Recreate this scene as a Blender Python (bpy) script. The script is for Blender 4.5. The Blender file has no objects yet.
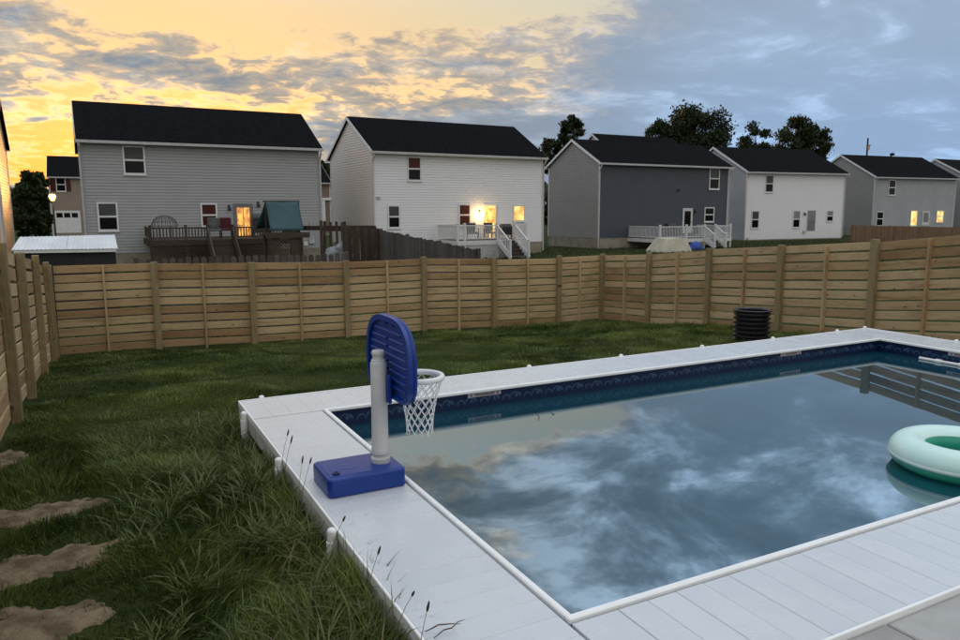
import bpy, bmesh, math, random
import numpy as np
from mathutils import Matrix, Vector

random.seed(7)
rng = np.random.default_rng(11)
scene = bpy.context.scene
col = scene.collection
R = math.radians

# ------------------------------------------------------------------ camera
EYE = 1.66
FPX, PITCH, ROLL, YAW = 736.75, 0.1469, -0.00372, 0.47839
_fw = np.array([math.sin(YAW)*math.cos(PITCH), math.cos(YAW)*math.cos(PITCH), -math.sin(PITCH)])
_r = np.array([math.cos(YAW), -math.sin(YAW), 0.0])
_u = np.cross(_r, _fw)
_r2 = _r*math.cos(ROLL) + _u*math.sin(ROLL)
_u2 = -_r*math.sin(ROLL) + _u*math.cos(ROLL)
cam_data = bpy.data.cameras.new('camera')
cam = bpy.data.objects.new('camera', cam_data)
col.objects.link(cam)
cam_data.sensor_width = 36.0
cam_data.lens = FPX*36.0/960.0
cam_data.clip_start = 0.05
cam_data.clip_end = 4000
M = Matrix.Identity(4)
for i in range(3):
    M[i][0], M[i][1], M[i][2] = _r2[i], _u2[i], -_fw[i]
M[0][3], M[1][3], M[2][3] = 0.0, 0.0, EYE
cam.matrix_world = M
scene.camera = cam
CAM = np.array([0, 0, EYE])

def ray(x, y):
    return _fw + _r2*(x-480)/FPX + _u2*(320-y)/FPX
def onz(x, y, z):
    d = ray(x, y); return CAM + d*(z-EYE)/d[2]
def onx(x, y, X):
    d = ray(x, y); return CAM + d*X/d[0]
def ony(x, y, Y):
    d = ray(x, y); return CAM + d*Y/d[1]

# ------------------------------------------------------------------ world
SUN_AZ, SUN_EL = R(5.0), R(2.2)
world = bpy.data.worlds.new('World')
scene.world = world
world.use_nodes = True
nt = world.node_tree
nt.nodes.clear()

class NG:
    """small helper for building node graphs"""
    def __init__(s, tree): s.t = tree
    def n(s, kind, **kw):
        nd = s.t.nodes.new(kind)
        for k, v in kw.items(): setattr(nd, k, v)
        return nd
    def link(s, a, b): s.t.links.new(a, b)
    def put(s, sock, val):
        if isinstance(val, bpy.types.NodeSocket): s.link(val, sock)
        elif val is not None: sock.default_value = val
    def m(s, op, a, b=None, c=None, clamp=False):
        nd = s.n('ShaderNodeMath', operation=op); nd.use_clamp = clamp
        for i, v in enumerate((a, b, c)):
            if v is not None: s.put(nd.inputs[i], v)
        return nd.outputs[0]
    def vm(s, op, a, b=None, scale=None):
        nd = s.n('ShaderNodeVectorMath', operation=op)
        s.put(nd.inputs[0], a)
        if b is not None: s.put(nd.inputs[1], b)
        if scale is not None: s.put(nd.inputs['Scale'], scale)
        return nd.outputs[1] if op in ('LENGTH', 'DOT_PRODUCT') else nd.outputs[0]
    def mix(s, fac, a, b, blend='MIX'):
        nd = s.n('ShaderNodeMix', data_type='RGBA', blend_type=blend)
        s.put(nd.inputs['Factor'], fac); s.put(nd.inputs[6], a); s.put(nd.inputs[7], b)
        return nd.outputs[2]
    def ramp(s, fac, stops, interp='LINEAR'):
        nd = s.n('ShaderNodeValToRGB'); cr = nd.color_ramp; cr.interpolation = interp
        while len(cr.elements) < len(stops): cr.elements.new(0.5)
        for e, (p, c) in zip(cr.elements, stops):
            e.position = p
            e.color = (c, c, c, 1) if isinstance(c, (int, float)) else (*c, 1)
        s.put(nd.inputs[0], fac)
        return nd.outputs[0]
    def mr(s, v, a, b, c=0.0, d=1.0, smooth=True):
        nd = s.n('ShaderNodeMapRange'); nd.interpolation_type = 'SMOOTHSTEP' if smooth else 'LINEAR'
        for i, q in enumerate((v, a, b, c, d)): s.put(nd.inputs[i], q)
        return nd.outputs[0]
    def noise(s, vec, scale, detail=4.0, rough=0.55, dist=0.0, lac=2.0):
        nd = s.n('ShaderNodeTexNoise')
        s.put(nd.inputs['Vector'], vec); s.put(nd.inputs['Scale'], scale)
        nd.inputs['Detail'].default_value = detail; nd.inputs['Roughness'].default_value = rough
        nd.inputs['Distortion'].default_value = dist; nd.inputs['Lacunarity'].default_value = lac
        return nd.outputs[0]

def lin(r, g, b):
    f = lambda c: c/12.92 if c <= 0.04045 else ((c+0.055)/1.055)**2.4
    return (f(r/255), f(g/255), f(b/255))
def lin4(r, g, b): return (*lin(r, g, b), 1)

g = NG(nt)
tc = g.n('ShaderNodeTexCoord')
D = g.vm('NORMALIZE', tc.outputs['Generated'])
sx = g.n('ShaderNodeSeparateXYZ'); g.link(D, sx.inputs[0])
DX, DY, DZ = sx.outputs
az = g.m('MULTIPLY', g.m('ARCTAN2', DX, DY), 57.2958)            # degrees, 0 = +Y, clockwise
el = g.m('MULTIPLY', g.m('ARCSINE', DZ), 57.2958)
daz = g.m('ABSOLUTE', g.m('SUBTRACT', az, math.degrees(SUN_AZ)))
azf = g.m('DIVIDE', daz, 180.0)
# nishita dusk sky
sky = g.n('ShaderNodeTexSky', sky_type='NISHITA')
sky.sun_disc = False
sky.sun_elevation = SUN_EL
sky.sun_rotation = SUN_AZ
sky.altitude = 100
sky.dust_density = 3.0
nish = g.vm('SCALE', sky.outputs[0], scale=0.11)
# thin lit veil of high cloud, warm round the sun, blue opposite
low = g.ramp(azf, [(0.0, (.92, .30, .055)), (.05, (.92, .38, .09)), (.13, (.76, .49, .20)), (.21, (.42, .44, .45)),
                   (.30, (.23, .36, .56)), (.40, (.25, .35, .52)), (.55, (.42, .43, .44)), (1.0, (.48, .46, .43))])
high = g.ramp(azf, [(0.0, (.78, .57, .30)), (.08, (.76, .60, .36)), (.16, (.68, .62, .45)), (.24, (.46, .52, .55)),
                    (.32, (.29, .40, .54)), (.42, (.32, .41, .52)), (.55, (.46, .48, .49)), (1.0, (.52, .50, .47))])
elf = g.mr(el, 2.0, 15.0)
veil = g.mix(elf, low, high)
veil = g.mix(g.mr(el, 13.5, 19.5), veil, g.mix(g.mr(daz, 10.0, 45.0), (.72, .76, .74, 1), (.40, .55, .64, 1)))
zen = g.mr(el, 22.0, 60.0)
veil = g.mix(zen, veil, (.60, .655, .73, 1))
glow_d = g.m('ADD', g.m('POWER', g.m('DIVIDE', daz, 9.0), 2.0), g.m('POWER', g.m('DIVIDE', g.m('SUBTRACT', el, 2.0), 4.0), 2.0))
glow = g.m('EXPONENT', g.m('MULTIPLY', glow_d, -1.0))
veil = g.mix(1.0, veil, g.mix(glow, (0, 0, 0, 1), (.8, .13, .01, 1)), 'ADD')
clear = g.mix(0.78, nish, veil)
# cloud layer: direction projected on a flat sheet so that clouds foreshorten to the horizon
den = g.m('ADD', g.m('MAXIMUM', DZ, 0.0), 0.16)
cxy = g.n('ShaderNodeCombineXYZ')
g.link(g.m('DIVIDE', DX, den), cxy.inputs[0]); g.link(g.m('DIVIDE', DY, den), cxy.inputs[1])
P2 = cxy.outputs[0]
P2s = g.vm('ADD', P2, (3.9, 6.9, 0.0))
n1 = g.noise(P2s, 1.5, 7.0, 0.58, 0.2)
n2 = g.noise(g.vm('ADD', P2, (11.0, 2.0, 4.0)), 0.55, 3.0, 0.5)
n3 = g.noise(g.vm('ADD', P2, (1.0, 5.0, 9.0)), 8.0, 7.0, 0.66, 0.5)
nn = g.m('ADD', g.m('MULTIPLY', n1, .50), g.m('ADD', g.m('MULTIPLY', n2, .14), g.m('MULTIPLY', n3, .36)))
bias = g.ramp(azf, [(0.0, .00), (.06, .02), (.12, .04), (.17, .10), (.22, .22), (.28, .42), (.5, .5), (1.0, .4)])
band = g.m('EXPONENT', g.m('MULTIPLY', g.m('POWER', g.m('DIVIDE', g.m('SUBTRACT', el, 9.4), 3.4), 2.0), -1.0))
bandw = g.mr(daz, 34.0, 52.0, .105, .0)
clr = g.m('MULTIPLY', g.mr(el, 12.0, 15.5, 0.0, .17), g.mr(daz, 20.0, 42.0, 1.0, 0.0))
lowb = g.m('MULTIPLY', g.mr(el, 9.0, 5.0, 0.0, .23), g.mr(daz, 5.0, 17.0, 0.0, 1.0))
up = g.mr(el, 15.5, 20.5, 0.0, .27)
up2 = g.mr(el, 24.0, 40.0, 0.0, .08)
cov = g.m('ADD', nn, g.m('SUBTRACT', g.m('ADD', bias, g.m('ADD', g.m('MULTIPLY', band, bandw), g.m('ADD', lowb, g.m('ADD', up, up2)))), clr))
mask = g.mr(cov, .535, .625)
thick = g.mr(cov, .58, .72)
ccol_far = g.mix(elf, (.235, .345, .515, 1), (.28, .365, .485, 1))
ccol_near = g.mix(thick, (.50, .40, .29, 1), (.215, .245, .28, 1))
ccol = g.mix(g.mr(daz, 18.0, 44.0), ccol_near, ccol_far)
ccol = g.mix(g.mr(daz, 66.0, 100.0), ccol, (.50, .49, .47, 1))
ccol = g.mix(zen, ccol, (.43, .465, .51, 1))
# relief inside the sheet: brighter tops and darker bellies
rel = g.noise(g.vm('ADD', P2, (5.0, 1.0, 2.0)), 2.3, 7.0, .62, .35)
relw = g.mr(el, 11.0, 22.0, .16, 1.0)
relc = g.ramp(g.mr(rel, .30, .72, 0.0, 1.0, smooth=False), [(0, .36), (.35, .46), (.50, .62), (.62, 1.05), (.76, 1.9)])
relc = g.m('MULTIPLY', relc, 1.75)
relv = g.m('ADD', 1.0, g.m('MULTIPLY', g.m('SUBTRACT', relc, 1.0), relw))
ccol = g.vm('SCALE', ccol, scale=relv)
ccol = g.mix(zen, ccol, g.vm('SCALE', ccol, scale=1.7))
fin = g.mix(mask, clear, ccol)
# lit rims of the thin edges, towards the sun only
rim = g.m('MULTIPLY', g.m('MULTIPLY', mask, g.m('SUBTRACT', 1.0, mask)), 4.0)
rimw = g.m('MULTIPLY', g.mr(daz, 20.0, 44.0, 1.0, 0.0), g.mr(el, 5.0, 13.0, .42, .10))
fin = g.mix(1.0, fin, g.mix(g.m('MULTIPLY', rim, rimw), (0, 0, 0, 1), (1.0, .58, .17, 1)), 'ADD')
# below the horizon: dim ground colour
fin = g.mix(g.mr(el, -3.0, 0.0), (.04, .045, .04, 1), fin)
bg = g.n('ShaderNodeBackground'); g.link(fin, bg.inputs[0]); bg.inputs[1].default_value = 1.0
wo = g.n('ShaderNodeOutputWorld'); g.link(bg.outputs[0], wo.inputs[0])

# ------------------------------------------------------------------ sun
sd = bpy.data.lights.new('sun', 'SUN'); sd.energy = 2.0; sd.angle = R(3.0); sd.color = (1.0, .44, .13)
sun = bpy.data.objects.new('sun', sd); col.objects.link(sun)
sdir = Vector((math.sin(SUN_AZ)*math.cos(SUN_EL), math.cos(SUN_AZ)*math.cos(SUN_EL), math.sin(SUN_EL)))
sun.rotation_euler = sdir.to_track_quat('Z', 'Y').to_euler()

vs = scene.view_settings
vs.view_transform = 'Standard'; vs.look = 'None'; vs.exposure = 0.32; vs.gamma = 1.0; vs.use_curve_mapping = False

# ------------------------------------------------------------------ mesh and object helpers
class MB:
    def __init__(s): s.v = []; s.f = []
    def add(s, vs, fs):
        o = len(s.v); s.v.extend([tuple(map(float, p)) for p in vs]); s.f.extend([tuple(i+o for i in q) for q in fs]); return s
    def box(s, x0, x1, y0, y1, z0, z1):
        return s.add([(x0,y0,z0),(x1,y0,z0),(x1,y1,z0),(x0,y1,z0),(x0,y0,z1),(x1,y0,z1),(x1,y1,z1),(x0,y1,z1)],
                     [(0,3,2,1),(4,5,6,7),(0,1,5,4),(1,2,6,5),(2,3,7,6),(3,0,4,7)])
    def bbox(s, x0, x1, y0, y1, z0, z1, b):
        """box with chamfered edges"""
        V = []
        for zz, i in ((z0,1),(z0+b,0),(z1-b,0),(z1,1)):
            j = b*i
            a0,a1,c0,c1 = x0+j, x1-j, y0+j, y1-j
            V += [(a0+b*(1-i),c0,zz),(a1-b*(1-i),c0,zz),(a1,c0+b*(1-i),zz),(a1,c1-b*(1-i),zz),
                  (a1-b*(1-i),c1,zz),(a0+b*(1-i),c1,zz),(a0,c1-b*(1-i),zz),(a0,c0+b*(1-i),zz)]
        F = [tuple(reversed(range(8))), tuple(range(24, 32))]
        for k in range(3):
            for i in range(8):
                j = (i+1) % 8
                F.append((k*8+i, k*8+j, (k+1)*8+j, (k+1)*8+i))
        return s.add(V, F)
    def bar(s, a, b, w, h, up=(0,0,1)):
        """rectangular bar from a to b, w sideways, h along up"""
        a, b = Vector(a), Vector(b); d = (b-a).normalized(); up = Vector(up)
        sd_ = d.cross(up)
        if sd_.length < 1e-5: sd_ = d.cross(Vector((1,0,0)))
        sd_.normalize(); up = sd_.cross(d).normalized()
        V = []
        for p in (a, b):
            for i, j in ((-1,-1),(1,-1),(1,1),(-1,1)): V.append(p + sd_*(w/2*i) + up*(h/2*j))
        return s.add(V, [(0,1,2,3),(7,6,5,4),(0,4,5,1),(1,5,6,2),(2,6,7,3),(3,7,4,0)])
    def tube(s, pts, rad, n=8, cap=True):
        pts = [Vector(p) for p in pts]
        rad = rad if hasattr(rad, '__len__') else [rad]*len(pts)
        V = []; prev = None
        for i, p in enumerate(pts):
            d = (pts[min(i+1, len(pts)-1)] - pts[max(i-1, 0)]).normalized()
            if prev is None:
                a = d.cross(Vector((0,0,1)))
                if a.length < 1e-3: a = d.cross(Vector((1,0,0)))
            else: a = prev - d*prev.dot(d)
            a.normalize(); prev = a; b = d.cross(a)
            for k in range(n):
                t = 2*math.pi*k/n
                V.append(p + (a*math.cos(t) + b*math.sin(t))*rad[i])
        F = []
        for i in range(len(pts)-1):
            for k in range(n):
                j = (k+1) % n
                F.append((i*n+k, i*n+j, (i+1)*n+j, (i+1)*n+k))
        if cap:
            F.append(tuple(reversed(range(n)))); F.append(tuple((len(pts)-1)*n+k for k in range(n)))
        return s.add(V, F)
    def lathe(s, prof, c=(0,0,0), n=24):
        V = []; F = []; m = len(prof)
        for k in range(n):
            t = 2*math.pi*k/n
            for r, z in prof: V.append((c[0]+r*math.cos(t), c[1]+r*math.sin(t), c[2]+z))
        for k in range(n):
            j = (k+1) % n
            for i in range(m-1): F.append((k*m+i, j*m+i, j*m+i+1, k*m+i+1))
        return s.add(V, F)
    def poly(s, pts): return s.add(pts, [tuple(range(len(pts)))])
    def build(s, name, mat, parent=None, smooth=False, loc=None):
        me = bpy.data.meshes.new(name); me.from_pydata(s.v, [], s.f); me.update()
        return mkobj(name, me, mat, parent, smooth, loc)

def mkobj(name, me, mat, parent=None, smooth=False, loc=None):
    if mat is not None and not me.materials: me.materials.append(mat)
    if smooth:
        me.polygons.foreach_set('use_smooth', [True]*len(me.polygons))
        try: me.set_sharp_from_angle(angle=R(40))
        except Exception: pass
    o = bpy.data.objects.new(name, me); col.objects.link(o)
    if loc is not None: o.location = loc
    if parent is not None:
        o.parent = parent
        if parent.name in ROOTS: o.matrix_parent_inverse = Matrix.Translation(-Vector(parent.location))
    return o
ROOTS = set()
def root(name, loc):
    """Empty at the base of a thing; its parts are modelled in world coordinates"""
    o = empty(name, loc); ROOTS.add(o.name); return o
def empty(name, loc=(0,0,0), rz=0):
    o = bpy.data.objects.new(name, None); col.objects.link(o); o.location = loc; o.rotation_euler = (0,0,rz)
    o.empty_display_size = .2
    return o
def tag(o, label=None, cat=None, group=None, kind=None):
    if label: o['label'] = label
    if cat: o['category'] = cat
    if group: o['group'] = group
    if kind: o['kind'] = kind
    return o

# ------------------------------------------------------------------ materials
def pmat(name, c1, c2=None, rough=.6, scale=6.0, detail=4.0, stretch=(1,1,1), bump=0.0, bscale=None, spec=.5,
         objrand=0.0, metallic=0.0, lo=.35, hi=.65, emit=None, estr=0.0, rvar=0.0):
    """principled material whose colour wanders between c1 and c2 with a procedural noise"""
    m = bpy.data.materials.new(name); m.use_nodes = True
    t = m.node_tree; b = t.nodes['Principled BSDF']; q = NG(t)
    c2 = c2 or c1
    tcn = q.n('ShaderNodeTexCoord'); oi = q.n('ShaderNodeObjectInfo')
    off = q.vm('SCALE', (13.0, 7.0, 5.0), scale=q.m('MULTIPLY', oi.outputs['Random'], 7.0))
    v = q.vm('ADD', q.vm('MULTIPLY', tcn.outputs['Object'], stretch), off)
    nz = q.noise(v, scale, detail, .6)
    fac = q.mr(nz, lo, hi)
    c = q.mix(fac, (*c1, 1), (*c2, 1))
    if objrand:
        k = q.m('ADD', 1.0-objrand, q.m('MULTIPLY', oi.outputs['Random'], 2*objrand))
        c = q.vm('SCALE', c, scale=k)
    q.link(c, b.inputs['Base Color'])
    b.inputs['Roughness'].default_value = rough
    if rvar: q.link(q.m('ADD', rough-rvar, q.m('MULTIPLY', nz, 2*rvar)), b.inputs['Roughness'])
    b.inputs['Specular IOR Level'].default_value = spec
    b.inputs['Metallic'].default_value = metallic
    if bump:
        bn = q.n('ShaderNodeBump'); bn.inputs['Strength'].default_value = bump; bn.inputs['Distance'].default_value = .02
        q.link(q.noise(v, bscale or scale*6, 4.0), bn.inputs['Height']); q.link(bn.outputs[0], b.inputs['Normal'])
    if emit:
        b.inputs['Emission Color'].default_value = (*emit, 1); b.inputs['Emission Strength'].default_value = estr
    return m

def wood_mat(name, tones, grain=14.0, knots=True, rough=.75):
    m = bpy.data.materials.new(name); m.use_nodes = True
    t = m.node_tree; b = t.nodes['Principled BSDF']; q = NG(t)
    tcn = q.n('ShaderNodeTexCoord'); oi = q.n('ShaderNodeObjectInfo')
    off = q.vm('SCALE', (23.0, 17.0, 9.0), scale=q.m('MULTIPLY', oi.outputs['Random'], 9.0))
    v = q.vm('ADD', tcn.outputs['Object'], off)
    vg = q.vm('MULTIPLY', v, (.55, 5.0, 5.0))
    n1 = q.noise(vg, 3.0, 5.0, .6, .6)
    n2 = q.noise(q.vm('MULTIPLY', v, (.9, 9.0, 9.0)), grain, 3.0, .6)
    n3 = q.noise(q.vm('MULTIPLY', v, (.5, 1.0, 1.0)), 1.1, 3.0, .6)
    base = q.ramp(oi.outputs['Random'], tones)
    dark = q.vm('MULTIPLY', base, (.56, .50, .44))
    c = q.mix(q.m('MULTIPLY', q.mr(n1, .50, .72), .75), base, dark)
    c = q.mix(q.m('MULTIPLY', q.mr(n3, .52, .70), .55), c, dark)
    c = q.vm('SCALE', c, scale=q.mr(n2, .25, .75, .82, 1.16, smooth=False))
    if knots:
        vo = q.n('ShaderNodeTexVoronoi'); q.link(q.vm('MULTIPLY', v, (3.2, 0.0, 8.0)), vo.inputs['Vector']); vo.inputs['Scale'].default_value = 1.0
        sc = q.n('ShaderNodeSeparateColor'); q.link(vo.outputs['Color'], sc.inputs[0])
        kn = q.m('MULTIPLY', q.mr(vo.outputs['Distance'], .06, .13, 1.0, 0.0), q.m('GREATER_THAN', sc.outputs[0], .62))
        c = q.mix(q.m('MULTIPLY', kn, .85), c, (.045, .024, .012, 1))
    q.link(c, b.inputs['Base Color'])
    b.inputs['Roughness'].default_value = rough; b.inputs['Specular IOR Level'].default_value = .25
    bn = q.n('ShaderNodeBump'); bn.inputs['Strength'].default_value = .35; bn.inputs['Distance'].default_value = .004
    q.link(n2, bn.inputs['Height']); q.link(bn.outputs[0], b.inputs['Normal'])
    return m

MT = {}
MT['fence_board'] = wood_mat('fence_board_wood', [(0, (.30,.185,.088)), (.2, (.37,.245,.125)), (.5, (.47,.335,.18)), (.8, (.50,.365,.205)), (1, (.43,.31,.17))])
MT['fence_post'] = wood_mat('fence_post_wood', [(0, (.23,.175,.09)), (.5, (.275,.21,.11)), (1, (.25,.185,.095))])
MT['old_wood'] = wood_mat('weathered_grey_wood', [(0, (.060,.052,.045)), (.5, (.085,.075,.066)), (1, (.11,.098,.086))], knots=False)
MT['brown_wood'] = wood_mat('dark_brown_wood', [(0, (.040,.028,.021)), (.5, (.062,.044,.033)), (1, (.08,.057,.042))], knots=False)
MT['tan_wood'] = wood_mat('tan_picket_wood', [(0, (.14,.085,.05)), (.5, (.175,.11,.065)), (1, (.20,.125,.075))], knots=False)
MT['deck_white'] = pmat('white_deck_resin', (.535,.555,.58), (.57,.59,.61), rough=.27, scale=3.0, objrand=.012, bump=.015, bscale=40, spec=.5, rvar=.10)
MT['white_pvc'] = pmat('white_pvc', (.78,.78,.77), (.83,.83,.82), rough=.35, scale=8)
MT['fascia'] = pmat('grey_deck_fascia', (.42,.42,.41), (.55,.55,.53), rough=.5, scale=5)
MT['blue_plastic'] = pmat('blue_plastic', (.002,.030,.215), (.003,.036,.240), rough=.36, scale=9, bump=.04, bscale=180, spec=.45)
MT['blue_dark'] = pmat('blue_plastic_cap', (.002,.010,.07), (.003,.013,.09), rough=.4, scale=9)
MT['grey_plastic'] = pmat('pale_grey_plastic', (.50,.50,.50), (.55,.55,.55), rough=.42, scale=8)
MT['net'] = pmat('white_net_cord', (.78,.79,.80), (.84,.84,.84), rough=.8, scale=40)
MT['concrete'] = pmat('patio_concrete', (.27,.265,.255), (.40,.395,.38), rough=.85, scale=2.2, detail=9, bump=.35, bscale=45, lo=.3, hi=.7)
MT['black_plastic'] = pmat('black_corrugated_plastic', (.008,.008,.009), (.013,.013,.014), rough=.30, scale=10)
MT['roof'] = pmat('dark_asphalt_shingle', (.0050,.0050,.0060), (.0085,.0085,.0098), rough=1.0, scale=5, bump=.5, bscale=30, spec=.04)
MT['found'] = pmat('tan_foundation_block', (.22,.185,.14), (.30,.26,.20), rough=.9, scale=2.0)
MT['trim'] = pmat('white_house_trim', (.62,.62,.61), (.70,.70,.69), rough=.5, scale=4)
MT['gutter'] = pmat('pale_gutter_metal', (.40,.40,.40), (.48,.48,.48), rough=.45, scale=4)
def siding(name, a, b): return pmat(name, a, b, rough=.5, scale=.9, detail=5, spec=.4, lo=.2, hi=.8)
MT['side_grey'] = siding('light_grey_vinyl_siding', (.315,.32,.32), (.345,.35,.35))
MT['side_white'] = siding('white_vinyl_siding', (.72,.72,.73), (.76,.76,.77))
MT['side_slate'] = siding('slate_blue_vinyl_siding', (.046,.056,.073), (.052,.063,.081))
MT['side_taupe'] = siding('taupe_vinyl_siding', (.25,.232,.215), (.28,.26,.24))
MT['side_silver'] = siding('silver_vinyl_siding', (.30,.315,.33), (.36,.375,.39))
MT['side_sunset'] = siding('sunset_tinted_vinyl_siding', (.66,.42,.24), (.70,.46,.27))  # orange of the sunset light is put into this siding colour
MT['side_tan'] = siding('tan_vinyl_siding', (.24,.19,.145), (.29,.23,.18))
MT['side_brown'] = siding('brown_vinyl_siding', (.17,.115,.085), (.21,.145,.11))
MT['side_cream_and_glow'] = siding('cream_siding_and_sunset_glow', (.70,.62,.54), (.74,.66,.58))  # cream gable siding; on the white house's side, sunset warmth as colour
MT['glass_dark'] = pmat('dark_window_glass', (.006,.006,.008), (.010,.010,.012), rough=.06, scale=2, spec=.16)
MT['glass_red'] = pmat('window_glass_red_curtain', (.055,.018,.014), (.085,.028,.02), rough=.1, scale=3, stretch=(6,1,.4), spec=.15)
MT['glass_blind'] = pmat('window_glass_with_blind', (.045,.053,.050), (.075,.083,.08), rough=.12, scale=3, stretch=(.3,1,9), spec=.2)
MT['glass_grey'] = pmat('window_glass_pale_shade', (.19,.21,.21), (.24,.25,.25), rough=.12, scale=2, spec=.4)
def lit(name, c1, c2, s, sc=2.2):
    m = pmat(name, (.3,.2,.1), rough=.3)
    t = m.node_tree; q = NG(t); b = t.nodes['Principled BSDF']
    tcn = q.n('ShaderNodeTexCoord')
    nz = q.noise(q.vm('MULTIPLY', tcn.outputs['Object'], (1,1,.7)), sc, 3.0, .6)
    q.link(q.mix(q.mr(nz, .40, .62), (*c1,1), (*c2,1)), b.inputs['Emission Color']); b.inputs['Emission Strength'].default_value = s
    return m
MT['lit_warm'] = lit('warm_lit_window', (.40,.13,.02), (1.0,.58,.15), 1.7)
MT['lit_yellow'] = lit('yellow_lit_window', (.55,.30,.05), (1.0,.80,.30), 1.1, 1.6)
MT['lit_orange'] = lit('orange_lit_window', (.35,.10,.02), (1.0,.48,.09), 1.2)
MT['lamp_glow'] = pmat('lit_lamp_globe', (1,.8,.5), emit=(1.0,.60,.20), estr=10.0)
MT['lamp_street'] = pmat('lit_street_lamp', (1,.8,.5), emit=(1.0,.36,.06), estr=2.4)
MT['black_metal'] = pmat('black_metal', (.012,.012,.012), (.02,.02,.02), rough=.5)
MT['grey_metal'] = pmat('grey_metal', (.28,.28,.28), (.34,.34,.34), rough=.4, metallic=.5)
MT['tin_roof'] = pmat('pale_tin_roof', (.52,.54,.56), (.62,.64,.66), rough=.5, scale=2, stretch=(1,.3,1))
MT['shed_dark'] = pmat('black_shed_board', (.010,.010,.011), (.017,.017,.018), rough=.8)
MT['teal_tarp'] = pmat('teal_tarp', (.004,.040,.048), (.006,.055,.064), rough=.55, scale=2, bump=.3, bscale=5)
MT['red_cloth'] = pmat('dark_red_cushion', (.060,.008,.012), (.085,.012,.017), rough=.9)
MT['grey_cloth'] = pmat('grey_cushion', (.07,.075,.075), (.11,.115,.115), rough=.9)
MT['beige_tarp'] = pmat('beige_tarp', (.36,.33,.25), (.46,.43,.34), rough=.8, scale=1.2, bump=.4, bscale=3)
MT['blue_tarp'] = pmat('blue_tarp', (.012,.05,.28), (.02,.07,.36), rough=.6, scale=3)
MT['bark'] = pmat('tree_bark', (.035,.028,.022), (.06,.048,.038), rough=.95, scale=6, stretch=(3,3,.5), bump=.6)
MT['dirt'] = pmat('bare_dirt', (.115,.085,.052), (.235,.18,.115), rough=.95, scale=7, detail=9, bump=1.0, bscale=55, spec=.1)
MT['sticker'] = None
MT['door_white'] = pmat('white_door', (.55,.55,.55), (.6,.6,.6), rough=.5)
MT['door_grey'] = pmat('grey_door', (.16,.15,.14), (.19,.18,.17), rough=.5)

# ------------------------------------------------------------------ terrain
PX0, PX1, PY0, PY1 = 1.605, 8.917, 2.312, 5.967       # inner edge of the pool
OX0, OX1, OY0, OY1 = 1.035, 9.578, 1.748, 6.605       # outer edge of its deck
WATER = -.155
def smooth(a, b, x):
    t = np.clip((x-a)/(b-a), 0, 1); return t*t*(3-2*t)
_ys = np.array([-400, -6, 1.0, 2.2, 4.0, 6.2, 8.68, 11.26, 13.1, 15.57, 18.5, 30, 60, 3000.])
_zs = np.array([-.12, -.12, -.12, -.15, -.20, -.265, -.375, -.595, -.77, -.995, -1.12, -1.15, -1.2, -1.2])
def hz(x, y):
    x = np.asarray(x, float); y = np.asarray(y, float)
    z = np.interp(y, _ys, _zs)
    z = z - .0175*(np.clip(x, -2, 14)+.85)*smooth(3.5, 8.5, y)*(1-smooth(17, 22, y))
    near = (1-smooth(17, 20, y))
    z = z + near*(.018*np.sin(x*2.1+y*1.3)+.014*np.sin(y*2.9-x*1.1+1.0)+.010*np.sin(x*5.3+2+y*4.1))
    return z
xs = sorted(set([-900,-500,-250,-120,-60,-35,-20,-12,-8,-5,-3] + list(np.round(np.arange(-2, 13.6, .25), 3)) +
                [1.3, 9.25, 15,18,22,28,35,45,60,80,110,150,220,350,600,1000,1800]))
ysg = sorted(set([-400,-150,-60,-25,-12,-6,-3] + list(np.round(np.arange(-1.5, 17.6, .25), 3)) +
                 [2.03, 6.28, 18.5,20,22,25,28,32,36,40,45,50,56,65,80,100,130,180,260,400,700,1200,2200]))
XX, YY = np.meshgrid(xs, ysg)
ZZ = hz(XX, YY)
ins = (XX > OX0+.2) & (XX < OX1-.2) & (YY > OY0+.2) & (YY < OY1-.2)
ZZ = np.where(ins, -1.9, ZZ)
pat = (XX > -1.6) & (XX < 12.2) & (YY < 1.6) & (YY > -5)
ZZ = np.where(pat, np.minimum(ZZ, -.14), ZZ)
V = np.stack([XX, YY, ZZ], -1).reshape(-1, 3)
nx_, ny_ = len(xs), len(ysg)
F = [(j*nx_+i, j*nx_+i+1, (j+1)*nx_+i+1, (j+1)*nx_+i) for j in range(ny_-1) for i in range(nx_-1)]
me = bpy.data.meshes.new('ground'); me.from_pydata(V.tolist(), [], F); me.update()
gm = bpy.data.materials.new('lawn_soil'); gm.use_nodes = True
q = NG(gm.node_tree); b = gm.node_tree.nodes['Principled BSDF']
tcn = q.n('ShaderNodeTexCoord'); v = tcn.outputs['Object']
a1 = q.noise(v, 1.1, 6.0, .6); a2 = q.noise(v, 22.0, 5.0, .65)
c = q.mix(q.mr(a1, .35, .65), (.022,.032,.009,1), (.038,.050,.015,1))
c = q.mix(q.mr(a2, .5, .72), c, (.040,.032,.018,1))
q.link(c, b.inputs['Base Color']); b.inputs['Roughness'].default_value = 1.0; b.inputs['Specular IOR Level'].default_value = .05
bn = q.n('ShaderNodeBump'); bn.inputs['Strength'].default_value = .8; bn.inputs['Distance'].default_value = .03
q.link(a2, bn.inputs['Height']); q.link(bn.outputs[0], b.inputs['Normal'])
ground = mkobj('ground', me, gm, smooth=True); tag(ground, kind='structure')

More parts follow.
